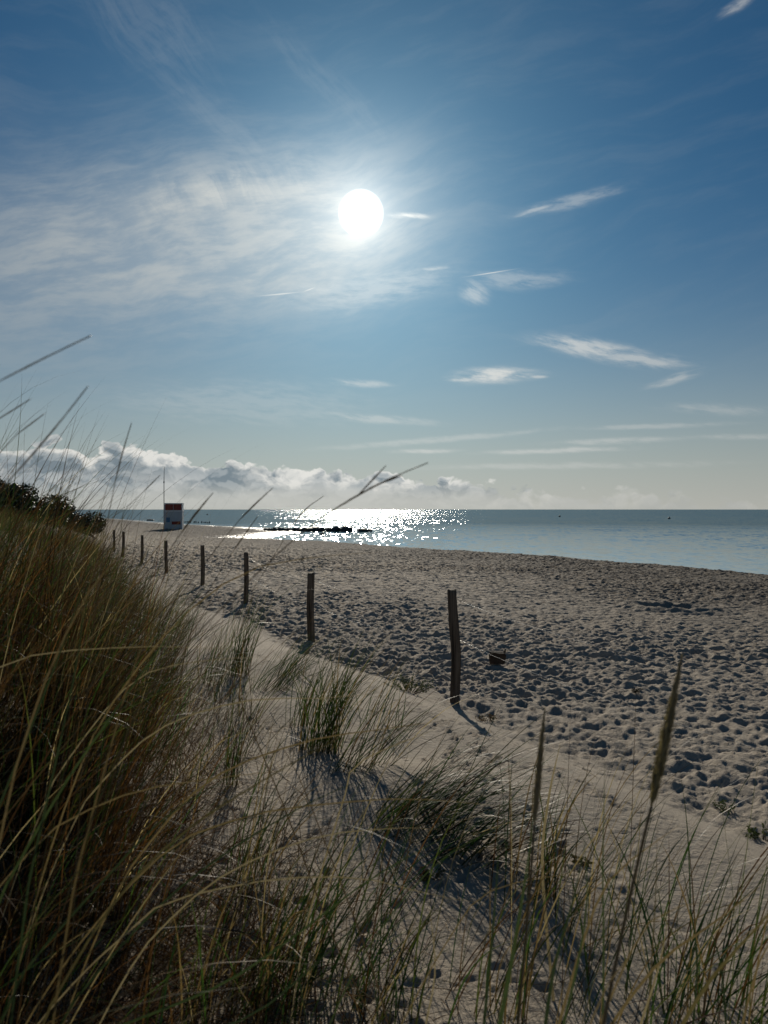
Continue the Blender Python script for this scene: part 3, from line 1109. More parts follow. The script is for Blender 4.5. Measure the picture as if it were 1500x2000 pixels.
def blades(root, length, head, tilt, bend, width, col, seg=7, power=1.5, fold=False, twist=0.0):
    """ribbons of grass, all arrays over the blades: root (n,3), length, compass heading of the lean, tilt at the root and bend to the tip (radians)"""
    n = len(root)
    t = np.linspace(0, 1, seg + 1)
    ang = tilt[:, None] + bend[:, None] * t[None, :] ** power
    hd = head[:, None] + twist * (t[None, :] - 0.3) * rng.normal(0, 1, (n, 1))
    dxy = np.sin(ang); dz_ = np.cos(ang)
    dirs = np.stack([dxy * np.cos(hd), dxy * np.sin(hd), dz_], -1)
    mid = (dirs[:, 1:] + dirs[:, :-1]) * 0.5 * (length[:, None, None] / seg)
    pos = root[:, None, :] + np.concatenate([np.zeros((n, 1, 3)), np.cumsum(mid, axis=1)], 1)
    fa = head + rng.uniform(-1.2, 1.2, n) + math.pi / 2
    side = np.stack([np.cos(fa), np.sin(fa), np.zeros(n)], -1)[:, None, :]
    side = side - dirs * np.sum(side * dirs, -1, keepdims=True)
    side /= np.linalg.norm(side, axis=-1, keepdims=True) + 1e-9
    w = width[:, None] * (0.75 + 0.6 * t - 1.30 * t ** 2.2)[None, :].clip(0.05) * 0.5
    L = pos - side * w[..., None]
    R = pos + side * w[..., None]
    if fold:
        nrm_ = np.cross(dirs, side)
        Mv = pos + nrm_ * (w * 0.7)[..., None]
        V = np.stack([L, Mv, R], 2); k = 3
    else:
        V = np.stack([L, R], 2); k = 2
    base = np.clip(1 - t * 5, 0, 1)[None, :, None]
    cc = col[:, None, :] * (1 - base) + (col * 0.5 + np.array([0.07, 0.05, 0.025]) * 0.5)[:, None, :] * base
    tipdry = np.clip((t - 0.72) * 2.2, 0, 0.55)[None, :, None]
    cc = cc * (1 - tipdry) + np.array([0.17, 0.13, 0.07]) * tipdry
    Cc = np.repeat(cc[:, :, None, :], k, 2)
    idx = np.arange(n * (seg + 1) * k).reshape(n, seg + 1, k)
    qs = []
    for j in range(k - 1):
        qs.append(np.stack([idx[:, :-1, j], idx[:, :-1, j + 1], idx[:, 1:, j + 1], idx[:, 1:, j]], -1).reshape(-1, 4))
    return V.reshape(-1, 3), np.concatenate(qs), Cc.reshape(-1, 3)


def join(parts):
    Vs, Qs, Cs, o = [], [], [], 0
    for V, Q, Cc in parts:
        Vs.append(V); Qs.append(Q + o); Cs.append(Cc); o += len(V)
    return np.concatenate(Vs), np.concatenate(Qs), np.concatenate(Cs)


def grass_obj(name, parts, parent=None, origin=None, mat=None):
    V, Q, Cc = join(parts)
    if origin is not None:
        V = V - np.asarray(origin)
    return link(name, mesh_np(name, V, Q, Cc), mat or M_GRASS, parent)


def U(a, b, n): return rng.uniform(a, b, n)
def G(m, s, n): return rng.normal(m, s, n)


def in_dune(n, y0, y1, s0, s1, bias=1.0):
    """roots spread over the dune between two distances and two depths behind its edge"""
    y = U(y0, y1, n)
    s = s0 + (s1 - s0) * rng.random(n) ** bias
    x = np.interp(y, EDGE_Y, EDGE_X) - s
    return x, y


def roots_z(x, y):
    return np.stack([x, y, land(x, y, False) - 0.02], -1)


def clumped(n_clump, per, y0, y1, s0, s1, spread, bias=1.0, keep_off=0.0):
    cx, cy = in_dune(n_clump, y0, y1, s0, s1, bias)
    x = np.repeat(cx, per) + G(0, spread, n_clump * per)
    y = np.repeat(cy, per) + G(0, spread, n_clump * per)
    tone = np.repeat(rng.random(n_clump), per)
    ok = np.hypot(x, y) > keep_off
    return x[ok], y[ok], tone[ok]


def wind(n, s=0.55):
    return G(-0.10, s, n)         # heading: 0 = towards +x, the way the wind lays the grass


def stand(n_clump, per, y0, y1, s0, s1, spread, lo, hi, wlo, whi, seg, dry=0.25, brown=0.25, bias=0.9, keep_off=0.0, tilt=0.16, bend=(0.2, 1.15), grow=True, hs=0.45):
    """clumps of marram: every clump has its own lean, height and share of dry leaves"""
    cx, cy = in_dune(n_clump, y0, y1, s0, s1, bias)
    n = n_clump * per
    x = np.repeat(cx, per) + G(0, spread, n)
    y = np.repeat(cy, per) + G(0, spread, n)
    hd = np.repeat(wind(n_clump, hs), per) + G(0, 0.62, n)
    tl = np.abs(np.repeat(G(tilt, 0.12, n_clump), per) + G(0, 0.20, n))
    bd = np.repeat(U(bend[0], bend[1], n_clump), per) * U(0.3, 1.6, n)
    ln = np.repeat(U(0.62, 1.24, n_clump), per) * U(lo, hi, n)
    tone = np.repeat(np.clip(0.5 + 0.45 * sample(FBM, 9.0, cx, cy, 0.4) + rng.normal(0, 0.25, n_clump), 0, 1), per)
    pick = rng.random(n)
    col = GREEN[rng.integers(0, len(GREEN), n)]
    fd = dry * (0.3 + 1.4 * tone)
    fb = brown * (2.0 - 1.9 * tone)
    col = np.where((pick < fd)[:, None], STRAW[rng.integers(0, len(STRAW), n)], col)
    col = np.where((pick > 1 - fb)[:, None], BROWN[rng.integers(0, len(BROWN), n)], col)
    col = col * np.repeat(U(0.35, 1.35, n_clump), per)[:, None] * np.exp(G(0, 0.42, n))[:, None]
    ok = np.hypot(x, y) > keep_off
    x, y, hd, tl, bd, ln, col = x[ok], y[ok], hd[ok], tl[ok], bd[ok], ln[ok], col[ok]
    return blades(roots_z(x, y), ln, hd, tl, bd, U(wlo, whi, len(x)), col, seg, 1.6, twist=0.25)


def dune_grass():
    parts = []
    # big loose leaves reaching in from beside the camera, then the thick stand
    parts.append(stand(18, 11, 0.95, 1.7, 0.15, 0.75, 0.07, 0.85, 1.35, 0.0040, 0.0066, 12, 0.35, 0.35, keep_off=0.95, tilt=0.30, bend=(0.3, 0.9)))
    parts.append(stand(56, 52, 1.55, 3.3, -0.05, 1.15, 0.050, 0.40, 1.02, 0.0036, 0.0072, 9, 0.16, 0.45, keep_off=1.3, tilt=0.26, bend=(0.3, 1.4), hs=0.7))
    parts.append(stand(95, 50, 2.6, 6.8, 0.05, 2.6, 0.055, 0.40, 1.10, 0.0038, 0.0076, 9, 0.24, 0.34, keep_off=1.4, tilt=0.28, bend=(0.3, 1.5), hs=0.7))
    # middle of the dune, far along it, and to its end
    parts.append(stand(330, 46, 6.0, 17, 0.0, 7.5, 0.085, 0.40, 1.05, 0.0050, 0.0092, 7, 0.28, 0.25, tilt=0.32, bend=(0.3, 1.4), hs=0.6))
    parts.append(stand(700, 26, 16, 42, 0.0, 13, 0.26, 0.40, 0.98, 0.009, 0.016, 5, 0.28, 0.25, tilt=0.30, bend=(0.3, 1.3)))
    parts.append(stand(700, 20, 40, 84, 0.0, 22, 0.45, 0.40, 0.90, 0.016, 0.028, 4, 0.32, 0.28, tilt=0.30))
    # taller leaves that stand out against the sky
    parts.append(stand(92, 8, 2.0, 4.8, 0.10, 0.95, 0.08, 1.05, 1.50, 0.0034, 0.0052, 16, 0.15, 0.35, keep_off=1.7, tilt=0.14, bend=(0.3, 1.3), hs=0.35))
    # and long ones laid across the view of the beach
    parts.append(stand(26, 6, 1.5, 2.9, -0.15, 0.35, 0.06, 1.0, 1.40, 0.0024, 0.0040, 16, 0.35, 0.30, keep_off=1.4, tilt=0.42, bend=(0.2, 0.8), hs=0.3))
    # ragged edge where it thins out over the sand
    parts.append(stand(60, 24, 2.4, 16, -0.65, 0.3, 0.08, 0.30, 0.80, 0.0032, 0.0056, 8, 0.3, 0.15, keep_off=1.3, tilt=0.40, bend=(0.3, 1.2)))
    nc, per = 44, 8
    cx = U(-0.65, 1.15, nc); cy = U(1.5, 3.0, nc)
    x = np.repeat(cx, per) + G(0, 0.045, nc * per); y = np.repeat(cy, per) + G(0, 0.045, nc * per)
    n = nc * per
    parts.append(blades(roots_z(x, y), U(0.35, 0.95, n), np.repeat(wind(nc, 0.7), per) + G(0, 0.4, n), np.abs(G(0.28, 0.18, n)), U(0.2, 1.1, n), U(0.0030, 0.0066, n),
                        tints(n, 0.30, 0.16), 10, 1.7, fold=False, twist=0.2))
    o = grass_obj('dune_grass', parts)
    tag(o, 'dense wind-bent marram grass covering the dune on the left', kind='stuff')
    # dead leaves and broken stalks matted at its foot
    parts = []
    for nc, per, y0, y1, s0, s1 in ((230, 34, 1.5, 7.5, -0.40, 1.6), (90, 44, 1.6, 3.4, -0.75, 0.6)):
        x, y, tone = clumped(nc, per, y0, y1, s0, s1, 0.16, 1.0, 1.2)
        n = len(x)
        parts.append(blades(roots_z(x, y) + np.array([0, 0, 0.03]), U(0.12, 0.48, n), U(-3.14, 3.14, n), U(0.5, 1.5, n), U(0.2, 1.3, n), U(0.002, 0.0045, n),
                            tints(n, 0.10, 0.86), 6, 1.3, twist=1.2))
    x, y, tone = clumped(60, 10, 1.9, 6.5, -2.2, -0.2, 0.22, 1.0, 1.2)
    n = len(x)
    parts.append(blades(roots_z(x, y) + np.array([0, 0, 0.025]), U(0.08, 0.28, n), U(-3.14, 3.14, n), U(1.1, 1.55, n), U(0.1, 0.6, n), U(0.0018, 0.0035, n),
                        tints(n, 0.2, 0.75), 4, 1.2, twist=1.0))
    o = grass_obj('dead_grass', parts, mat=M_DEAD)
    tag(o, 'matted dead brown grass and stalks under the dune grass', kind='stuff')


dune_grass()


# ------------------------------------------------------------------ single tufts in the open sand
def tuft(px, py, h, n, rad, lean, spreadh, label, dry=0.12, head=0.0, wid=(0.0048, 0.0088), name='grass_tuft', dpt=None, fringe=True):
    n = int(n * 0.66)
    # foot of the tuft: where the sight line meets the sand
    d = 2.0
    if dpt is None:
        for q in np.linspace(2.0, 16, 700):
            p = spot(px, py, q)
            d = q
            if p.z <= ground_z(p.x, q):
                break
    else:
        d = dpt
    x0, y0 = (px - 750) / F * d, d
    a = rng.random(n) * 6.283; rr = rad * np.sqrt(rng.random(n))
    x = x0 + rr * np.cos(a) * 1.3; y = y0 + rr * np.sin(a)
    hd = G(head, spreadh, n)
    parts = [blades(roots_z(x, y), h * U(0.45, 1.08, n), hd, np.abs(G(lean, 0.16, n)), U(0.25, 1.0, n), U(wid[0], wid[1], n), tints(n, dry, 0.06), 8, 1.7, fold=True, twist=0.25)]
    z = ground_z(x0, y0)
    rt = empty(name, (x0, y0, z))
    tag(rt, label, 'grass tuft', 'marram tufts in the open sand')
    grass_obj('leaves', parts, rt, (x0, y0, z))
    if fringe:
        k = max(6, n // 8)
        a = rng.random(k) * 6.283; rr = rad * 1.3 * np.sqrt(rng.random(k))
        x = x0 + rr * np.cos(a) * 1.3; y = y0 + rr * np.sin(a)
        grass_obj('dead_leaves', [blades(roots_z(x, y) + np.array([0, 0, .015]), U(0.10, 0.34, k), U(-3.14, 3.14, k), U(0.5, 1.4, k), U(0.2, 1.1, k), U(0.002, 0.004, k),
                                         tints(k, 0.2, 0.8), 6, 1.3, twist=0.8)], rt, (x0, y0, z), M_DEAD)
    return rt


TUFTS = [
    (462, 1318, 1.0, 120, 0.10, 0.14, 0.7, 'upright green grass tuft left of the row, nearest the foot of the third post', {}),
    (525, 1348, 0.80, 105, 0.15, 0.6, 0.35, 'short green tuft bent right, in front of the second post', {}),
    (625, 1468, 0.90, 170, 0.11, 0.26, 0.8, 'big dense green tuft fanning out on its own sand mound, middle of the open sand', {}),
    (585, 1418, 0.70, 45, 0.09, 0.22, 0.5, 'slim green tuft touching the left side of the big fan-shaped tuft', {}),
    (700, 1500, 0.72, 90, 0.14, 0.55, 0.45, 'green tuft laid to the right, beside the big fan-shaped tuft', {}),
    (415, 1335, 0.72, 60, 0.11, 0.30, 0.6, 'green tuft at the dune grass edge, below the third post', {'dry': 0.2}),
    (560, 1318, 0.66, 60, 0.12, 0.50, 0.5, 'small leaning green tuft directly left of the second post foot', {}),
    (655, 1372, 0.50, 44, 0.10, 0.45, 0.6, 'small green tuft in front of the second post foot', {}),
    (745, 1420, 0.60, 38, 0.14, 0.35, 0.7, 'thin sparse tuft behind the big fan-shaped one, left of the bushy plant', {}),
    (790, 1612, 0.80, 170, 0.15, 0.85, 0.38, 'wide wind-laid tuft at the crest of the mound with a long shadow in front', {'dry': 0.10}),
    (890, 1668, 0.66, 120, 0.16, 0.88, 0.5, 'low flat tuft adjoining the wide wind-laid tuft on its right', {'dry': 0.16}),
    (1058, 1752, 0.60, 42, 0.045, 0.12, 1.2, 'narrow upright tuft with pale dead leaves, right of the long shadow', {'dry': 0.30}),
    (450, 1535, 0.58, 34, 0.035, 0.08, 0.9, 'narrow dark upright tuft at the edge of the matted brown grass', {}),
    (478, 1735, 0.66, 42, 0.07, 0.25, 0.7, 'loose tuft of mixed green and straw leaves left of the long shadow, lower left', {'dry': 0.3}),
    (585, 1930, 0.60, 70, 0.13, 0.40, 0.7, 'broad dark tuft at the bottom edge, left of centre', {'dry': 0.22}),
    (730, 1990, 0.55, 46, 0.10, 0.35, 0.7, 'sparse dark green tuft at the bottom edge near the centre', {'dry': 0.2}),
    (470, 1990, 0.62, 60, 0.14, 0.30, 0.7, 'brown and green tuft at the bottom edge beside the dark dune grass', {'dry': 0.35}),
    (1350, 1990, 0.60, 34, 0.08, 0.25, 1.3, 'spiky green tuft at the bottom edge, far right', {'dry': 0.2}),
    (1450, 1985, 0.50, 26, 0.08, 0.45, 1.0, 'small tuft at the bottom right corner', {'dry': 0.3}),
    (985, 1990, 0.62, 26, 0.08, 0.20, 0.9, 'few tall green leaves at the bottom edge, right of centre', {'dry': 0.25}),
]
for px, py, h, n, rad, lean, sh_, lab, kw in TUFTS:
    tuft(px, py, h, n, rad, lean, sh_, lab, **kw)


# ------------------------------------------------------------------ single stalks close to the camera
def spline(pts, n):
    raw = spline_raw(pts, 160)
    L = np.concatenate([[0], np.cumsum([(q - p).length for p, q in zip(raw[:-1], raw[1:])])])
    res = []
    for u_ in np.linspace(0, L[-1], n + 1):
        k = min(int(np.searchsorted(L, u_, side='right')) - 1, len(raw) - 2)
        f = (u_ - L[k]) / max(1e-9, L[k + 1] - L[k])
        res.append(raw[k].lerp(raw[k + 1], min(1.0, f)))
    return res


def spline_raw(pts, n):
    P = [Vector(p) for p in pts]
    P = [P[0] * 2 - P[1]] + P + [P[-1] * 2 - P[-2]]
    res = []
    segs = len(P) - 3
    for i in range(n + 1):
        t = i / n * segs
        k = min(int(t), segs - 1)
        f = t - k
        a, b, c, d_ = P[k:k + 4]
        res.append(0.5 * ((2 * b) + (c - a) * f + (2 * a - 5 * b + 4 * c - d_) * f * f + (3 * b - a - 3 * c + d_) * f ** 3))
    return res


def set_tint(o, c0, c1=None):
    me = o.data
    a = me.attributes.new('tint', 'FLOAT_COLOR', 'POINT')
    n = len(me.vertices)
    c4 = np.ones((n, 4), np.float32)
    t = np.linspace(0, 1, n)[:, None]
    c4[:, :3] = np.array(c0) * (1 - t) + np.array(c1 or c0) * t
    a.data.foreach_set('color', c4.ravel())


def to_ground(pts):
    """carry a path on from its lowest point down to the sand"""
    p, q = pts[0], pts[1]
    dirv = (p - q).normalized()
    dirv = (dirv + Vector((0, 0, -0.5))).normalized()
    out_ = [p]
    for _ in range(40):
        p = p + dirv * 0.05
        dirv = (dirv + Vector((0, 0, -0.06))).normalized()
        out_.append(p)
        if p.z < ground_z(p.x, p.y) - 0.02:
            break
    return out_[::-1][:-1] + pts


def stalk(pix, label, width=0.0022, head=0.0, hw=0.010, c=(0.20, 0.155, 0.085), ch=(0.27, 0.215, 0.13), name='grass_stalk', grp='long flowering stalks of the dune grass', branch=False):
    """pix: (px, py, depth) from low to high; head: length of the seed head at the tip, in metres"""
    pts = to_ground([spot(*p) for p in pix])
    sp = spline(pts, 34)
    org = sp[0]
    rt = empty(name, org)
    tag(rt, label, 'grass stalk', grp)
    total = sum((q - p).length for p, q in zip(sp[:-1], sp[1:]))
    cut = int(round(34 * (1 - head / total)))
    bm = bmesh.new()
    tube(bm, [p - org for p in sp[:cut + 1]], [width * (1 - 0.45 * k / 34) for k in range(cut + 1)], 6)
    o = bm_obj('stem', bm, M_GRASS, rt, smooth=True)
    set_tint(o, c, ch if not head else c)
    if head:
        bm = bmesh.new()
        hp = [p - org for p in sp[cut:]]
        hp = [hp[0].lerp(hp[-1], i / 18) * 0.25 + spline(hp, 18)[i] * 0.75 for i in range(19)]
        prof = [0.25 + 0.85 * math.sin(math.pi * min(1, (i / 18) ** 0.8)) ** 0.75 for i in range(19)]
        tube(bm, hp, [max(0.0007, hw * 0.24 * f * (1 - 0.92 * (i / 18) ** 3)) for i, f in enumerate(prof)], 10, jitter=0.16)
        core = bm_obj('seed_head', bm, M_GRASS, rt, smooth=True)
        set_tint(core, ch, (0.24, 0.19, 0.115))
        # bristling spikelets over the head
        bm = bmesh.new()
        r_ = random.Random(len(label))
        for i in range(1, 18):
            dv = (hp[i + 1] - hp[i - 1]).normalized()
            e1 = dv.orthogonal().normalized(); e2 = dv.cross(e1)
            for _ in range(44 if hw > 0.012 else 12):
                a = r_.uniform(0, 6.283)
                nn = e1 * math.cos(a) + e2 * math.sin(a)
                rr = hw * 0.36 * prof[i] * (1 - 0.8 * (i / 18) ** 3)
                b0 = hp[i] + nn * rr * r_.uniform(0.3, 0.9) + dv * r_.uniform(-.004, .004)
                tip = b0 + dv * r_.uniform(0.5, 1.0) * (0.006 + hw * 0.55) + nn * rr * r_.uniform(0.0, 0.95)
                sd_ = dv.cross(nn) * hw * 0.07
                v = [bm.verts.new(b0 - sd_), bm.verts.new(b0 + sd_), bm.verts.new(tip)]
                bm.faces.new(v)
        sk_ = bm_obj('spikelets', bm, M_GRASS, core)
        sk_['kind'] = 'stuff'
        set_tint(sk_, ch, (0.30, 0.25, 0.16))
        if branch:
            for i, (u_, ln, off) in enumerate(((6, 0.060, 0.45), (10, 0.035, -0.12))):
                bm = bmesh.new()
                dv = (hp[u_ + 1] - hp[u_ - 1]).normalized()
                up_ = (Vector((0, 0, 1)) * off + dv * 1.1).normalized()
                tube(bm, [hp[u_], hp[u_] + up_ * ln * 0.6, hp[u_] + up_ * ln], [0.0009, 0.0014, 0.0005], 5)
                b_ = bm_obj('side_branch', bm, M_GRASS, core, smooth=True)
                set_tint(b_, ch)
    return rt


stalk([(1180, 2000, 1.02), (1225, 1780, 1.04), (1262, 1620, 1.05), (1278, 1550, 1.05), (1305, 1420, 1.06), (1331, 1285, 1.07)],
      'thick brown seed head standing tallest in the right foreground', 0.0034, 0.20, 0.02150, branch=False, ch=(0.30, 0.25, 0.12))
stalk([(1012, 2000, 1.20), (1030, 1800, 1.22), (1042, 1640, 1.23), (1050, 1530, 1.24), (1064, 1388, 1.25)],
      'slim pale seed head before the narrow upright tuft, left of the thick one', 0.0030, 0.18, 0.01650, ch=(0.33, 0.27, 0.16))
stalk([(300, 1330, 1.25), (430, 1190, 1.20), (560, 1065, 1.16), (650, 995, 1.13), (745, 940, 1.10), (836, 903, 1.08)],
      'long flowering stalk reaching farthest right above the sea horizon', 0.0013, 0.16, 0.0052, branch=True)
stalk([(190, 1420, 1.6), (300, 1235, 1.55), (400, 1100, 1.5), (470, 1012, 1.45), (532, 953, 1.4)],
      'dark flowering stalk with its tip midway between the hut and the farthest right stalk', 0.0012, 0.12, 0.0052)
stalk([(180, 1330, 1.5), (270, 1170, 1.45), (340, 1060, 1.4), (380, 1005, 1.38), (416, 962, 1.36)],
      'dark flowering stalk whose tip ends just right of the lifeguard hut', 0.0012, 0.09, 0.0063)
stalk([(260, 1400, 1.7), (360, 1230, 1.65), (440, 1100, 1.6), (480, 1040, 1.58), (503, 1008, 1.56)],
      'shorter flowering stalk with its tip against the bay left of the boulders', 0.0011, 0.09, 0.0049)
stalk([(330, 1420, 1.9), (430, 1250, 1.85), (520, 1110, 1.8), (585, 1005, 1.76), (632, 968, 1.74)],
      'faint thin stalk with its tip above the groyne boulders', 0.0010, 0.08, 0.0042)
stalk([(150, 1300, 1.7), (195, 1130, 1.68), (235, 1010, 1.66), (275, 965, 1.65), (312, 928, 1.64)],
      'thin dark stalk with its tip just left of the hut mast', 0.0009, 0.06, 0.0035)
stalk([(180, 1240, 1.35), (205, 1050, 1.34), (225, 940, 1.33), (240, 880, 1.33), (257, 826, 1.33)],
      'nearly upright tall stalk crossing the cloud bank left of the hut', 0.0011, 0.12, 0.0042)
stalk([(-90, 1140, 0.98), (-20, 985, 0.97), (40, 915, 0.96), (105, 840, 0.95), (172, 754, 0.94)],
      'thick blurred stalk rising from the left edge to a pointed tip above the clouds', 0.0014, 0.16, 0.0042)
stalk([(-260, 960, 0.9), (-140, 850, 0.88), (-50, 775, 0.87), (40, 722, 0.86), (178, 655, 0.85)],
      'topmost thin stalk bending in from the left edge', 0.0010, 0.10, 0.0031)
stalk([(-140, 990, 1.1), (-60, 900, 1.1), (0, 815, 1.1), (58, 780, 1.1)],
      'short stalk tip entering at the left edge below the topmost one', 0.0009, 0.07, 0.0031)
stalk([(-120, 1080, 1.2), (-60, 980, 1.2), (0, 880, 1.2), (50, 835, 1.2), (86, 808, 1.2)],
      'thin stalk tip at the left edge beside the thick blurred stalk', 0.0009, 0.07, 0.0031)


def leaf(bm, pix, w, fold=0.5, ground=True):
    pts = [spot(*p) for p in pix]
    if ground:
        pts = to_ground(pts)
    sp = spline(pts, 22)
    prev = None
    for k, p in enumerate(sp):
        dv = (sp[min(k + 1, 22)] - sp[max(k - 1, 0)]).normalized()
        sdv = dv.cross(Vector((0.2, -1, 0.3))).normalized()
        nv = sdv.cross(dv)
        t = k / 22
        ww = w * 0.43 * max(0.05, 0.9 + 0.25 * t - 1.12 * t ** 5)
        r = [bm.verts.new(p - sdv * ww), bm.verts.new(p + nv * ww * fold), bm.verts.new(p + sdv * ww)]
        if prev:
            bm.faces.new((prev[0], prev[1], r[1], r[0]))
            bm.faces.new((prev[1], prev[2], r[2], r[1]))
        prev = r


def leaf_group(name, label, items, group='loose long leaves in the foreground'):
    first = spot(*items[0][0][0])
    rt = empty(name, (first.x, first.y, ground_z(first.x, first.y)))
    tag(rt, label, 'grass tuft', group)
    for pix, w, colr in items:
        bm = bmesh.new()
        leaf(bm, pix, w)
        bmesh.ops.translate(bm, vec=-Vector(rt.location), verts=bm.verts)
        o = bm_obj('leaf', bm, M_GRASS, rt, smooth=True)
        set_tint(o, tuple(x * 0.75 for x in colr), colr)


GR, DG, ST, PA = (0.055, 0.085, 0.032), (0.032, 0.052, 0.024), (0.22, 0.165, 0.085), (0.34, 0.28, 0.18)
leaf_group('grass_tuft', 'long straw-coloured leaves arching right across the open sand from the dark dune grass', [
    ([(170, 1560, 1.9), (300, 1430, 1.85), (470, 1370, 1.8), (640, 1363, 1.78), (745, 1352, 1.76)], 0.0045, PA),
    ([(250, 1700, 1.7), (400, 1530, 1.68), (590, 1450, 1.66), (740, 1425, 1.64), (880, 1405, 1.63)], 0.005, ST),
    ([(200, 1400, 1.6), (330, 1230, 1.58), (470, 1120, 1.56), (610, 1088, 1.54), (752, 1077, 1.52)], 0.0042, ST),
    ([(-60, 1330, 1.5), (60, 1280, 1.5), (200, 1266, 1.5), (330, 1262, 1.5), (455, 1268, 1.5)], 0.0035, PA),
    ([(120, 1500, 1.8), (260, 1330, 1.78), (400, 1290, 1.76), (520, 1283, 1.75)], 0.0035, PA),
    ([(280, 1850, 1.5), (420, 1720, 1.5), (600, 1640, 1.5), (760, 1618, 1.5), (860, 1620, 1.5)], 0.004, PA),
    ([(350, 1640, 1.5), (500, 1590, 1.5), (640, 1570, 1.5), (800, 1560, 1.5), (985, 1575, 1.5)], 0.0042, ST),
    ([(330, 1760, 1.45), (520, 1720, 1.45), (700, 1715, 1.45), (850, 1750, 1.45), (950, 1765, 1.45)], 0.0036, PA),
    ([(100, 1620, 1.4), (250, 1550, 1.4), (420, 1520, 1.4), (600, 1500, 1.4)], 0.0036, ST),
])
leaf_group('grass_tuft', 'long green leaves slanting up to the right across the lower left', [
    ([(140, 1960, 1.5), (300, 1780, 1.5), (450, 1660, 1.5), (620, 1560, 1.5), (720, 1520, 1.5)], 0.0052, DG),
    ([(200, 2020, 1.4), (420, 1930, 1.4), (560, 1840, 1.4), (720, 1720, 1.4), (880, 1628, 1.4)], 0.0055, GR),
    ([(280, 2050, 1.35), (480, 1990, 1.35), (620, 1880, 1.35), (760, 1740, 1.35)], 0.005, DG),
    ([(60, 1880, 1.35), (220, 1700, 1.35), (330, 1590, 1.35), (480, 1500, 1.35)], 0.0052, DG),
    ([(0, 1750, 1.3), (120, 1540, 1.3), (230, 1380, 1.3), (330, 1240, 1.3), (420, 1120, 1.3)], 0.0056, GR),
    ([(90, 1980, 1.3), (210, 1780, 1.3), (340, 1640, 1.3), (520, 1520, 1.3), (700, 1420, 1.3)], 0.005, (0.10, 0.085, 0.04)),
    ([(-20, 1620, 1.2), (60, 1420, 1.2), (130, 1240, 1.2), (180, 1090, 1.2)], 0.005, DG),
    ([(60, 1700, 1.25), (110, 1480, 1.25), (150, 1290, 1.25), (175, 1110, 1.25)], 0.005, DG),
    ([(150, 1700, 1.25), (210, 1480, 1.25), (262, 1300, 1.25), (330, 1150, 1.25)], 0.005, (0.12, 0.09, 0.045)),
    ([(30, 1500, 1.15), (100, 1300, 1.15), (190, 1130, 1.15), (300, 1020, 1.15)], 0.0048, (0.16, 0.12, 0.065)),
])
leaf_group('grass_tuft', 'thin dark stems leaning left, crossing the open sand left of centre', [
    ([(735, 2010, 1.7), (650, 1830, 1.7), (560, 1590, 1.7), (490, 1420, 1.7), (400, 1190, 1.7)], 0.0034, (0.085, 0.06, 0.035)),
    ([(760, 2010, 1.6), (720, 1870, 1.6), (640, 1660, 1.6), (575, 1500, 1.6), (500, 1385, 1.6)], 0.0032, (0.085, 0.06, 0.035)),
    ([(600, 2010, 1.7), (570, 1840, 1.7), (525, 1650, 1.7), (490, 1500, 1.7)], 0.003, DG),
    ([(740, 2010, 1.8), (722, 1830, 1.8), (705, 1660, 1.8), (718, 1490, 1.8)], 0.003, DG),
    ([(830, 2010, 1.5), (850, 1900, 1.5), (840, 1780, 1.5), (838, 1760, 1.5)], 0.0045, PA),
    ([(600, 1800, 2.0), (640, 1660, 2.0), (672, 1560, 2.0), (700, 1490, 2.0), (860, 1420, 2.0)], 0.005, PA),
    ([(640, 2010, 1.5), (720, 1850, 1.5), (850, 1690, 1.5), (1000, 1600, 1.5)], 0.0036, GR),
    ([(780, 2010, 1.5), (880, 1830, 1.5), (960, 1740, 1.5), (1150, 1700, 1.5)], 0.0032, ST),
])
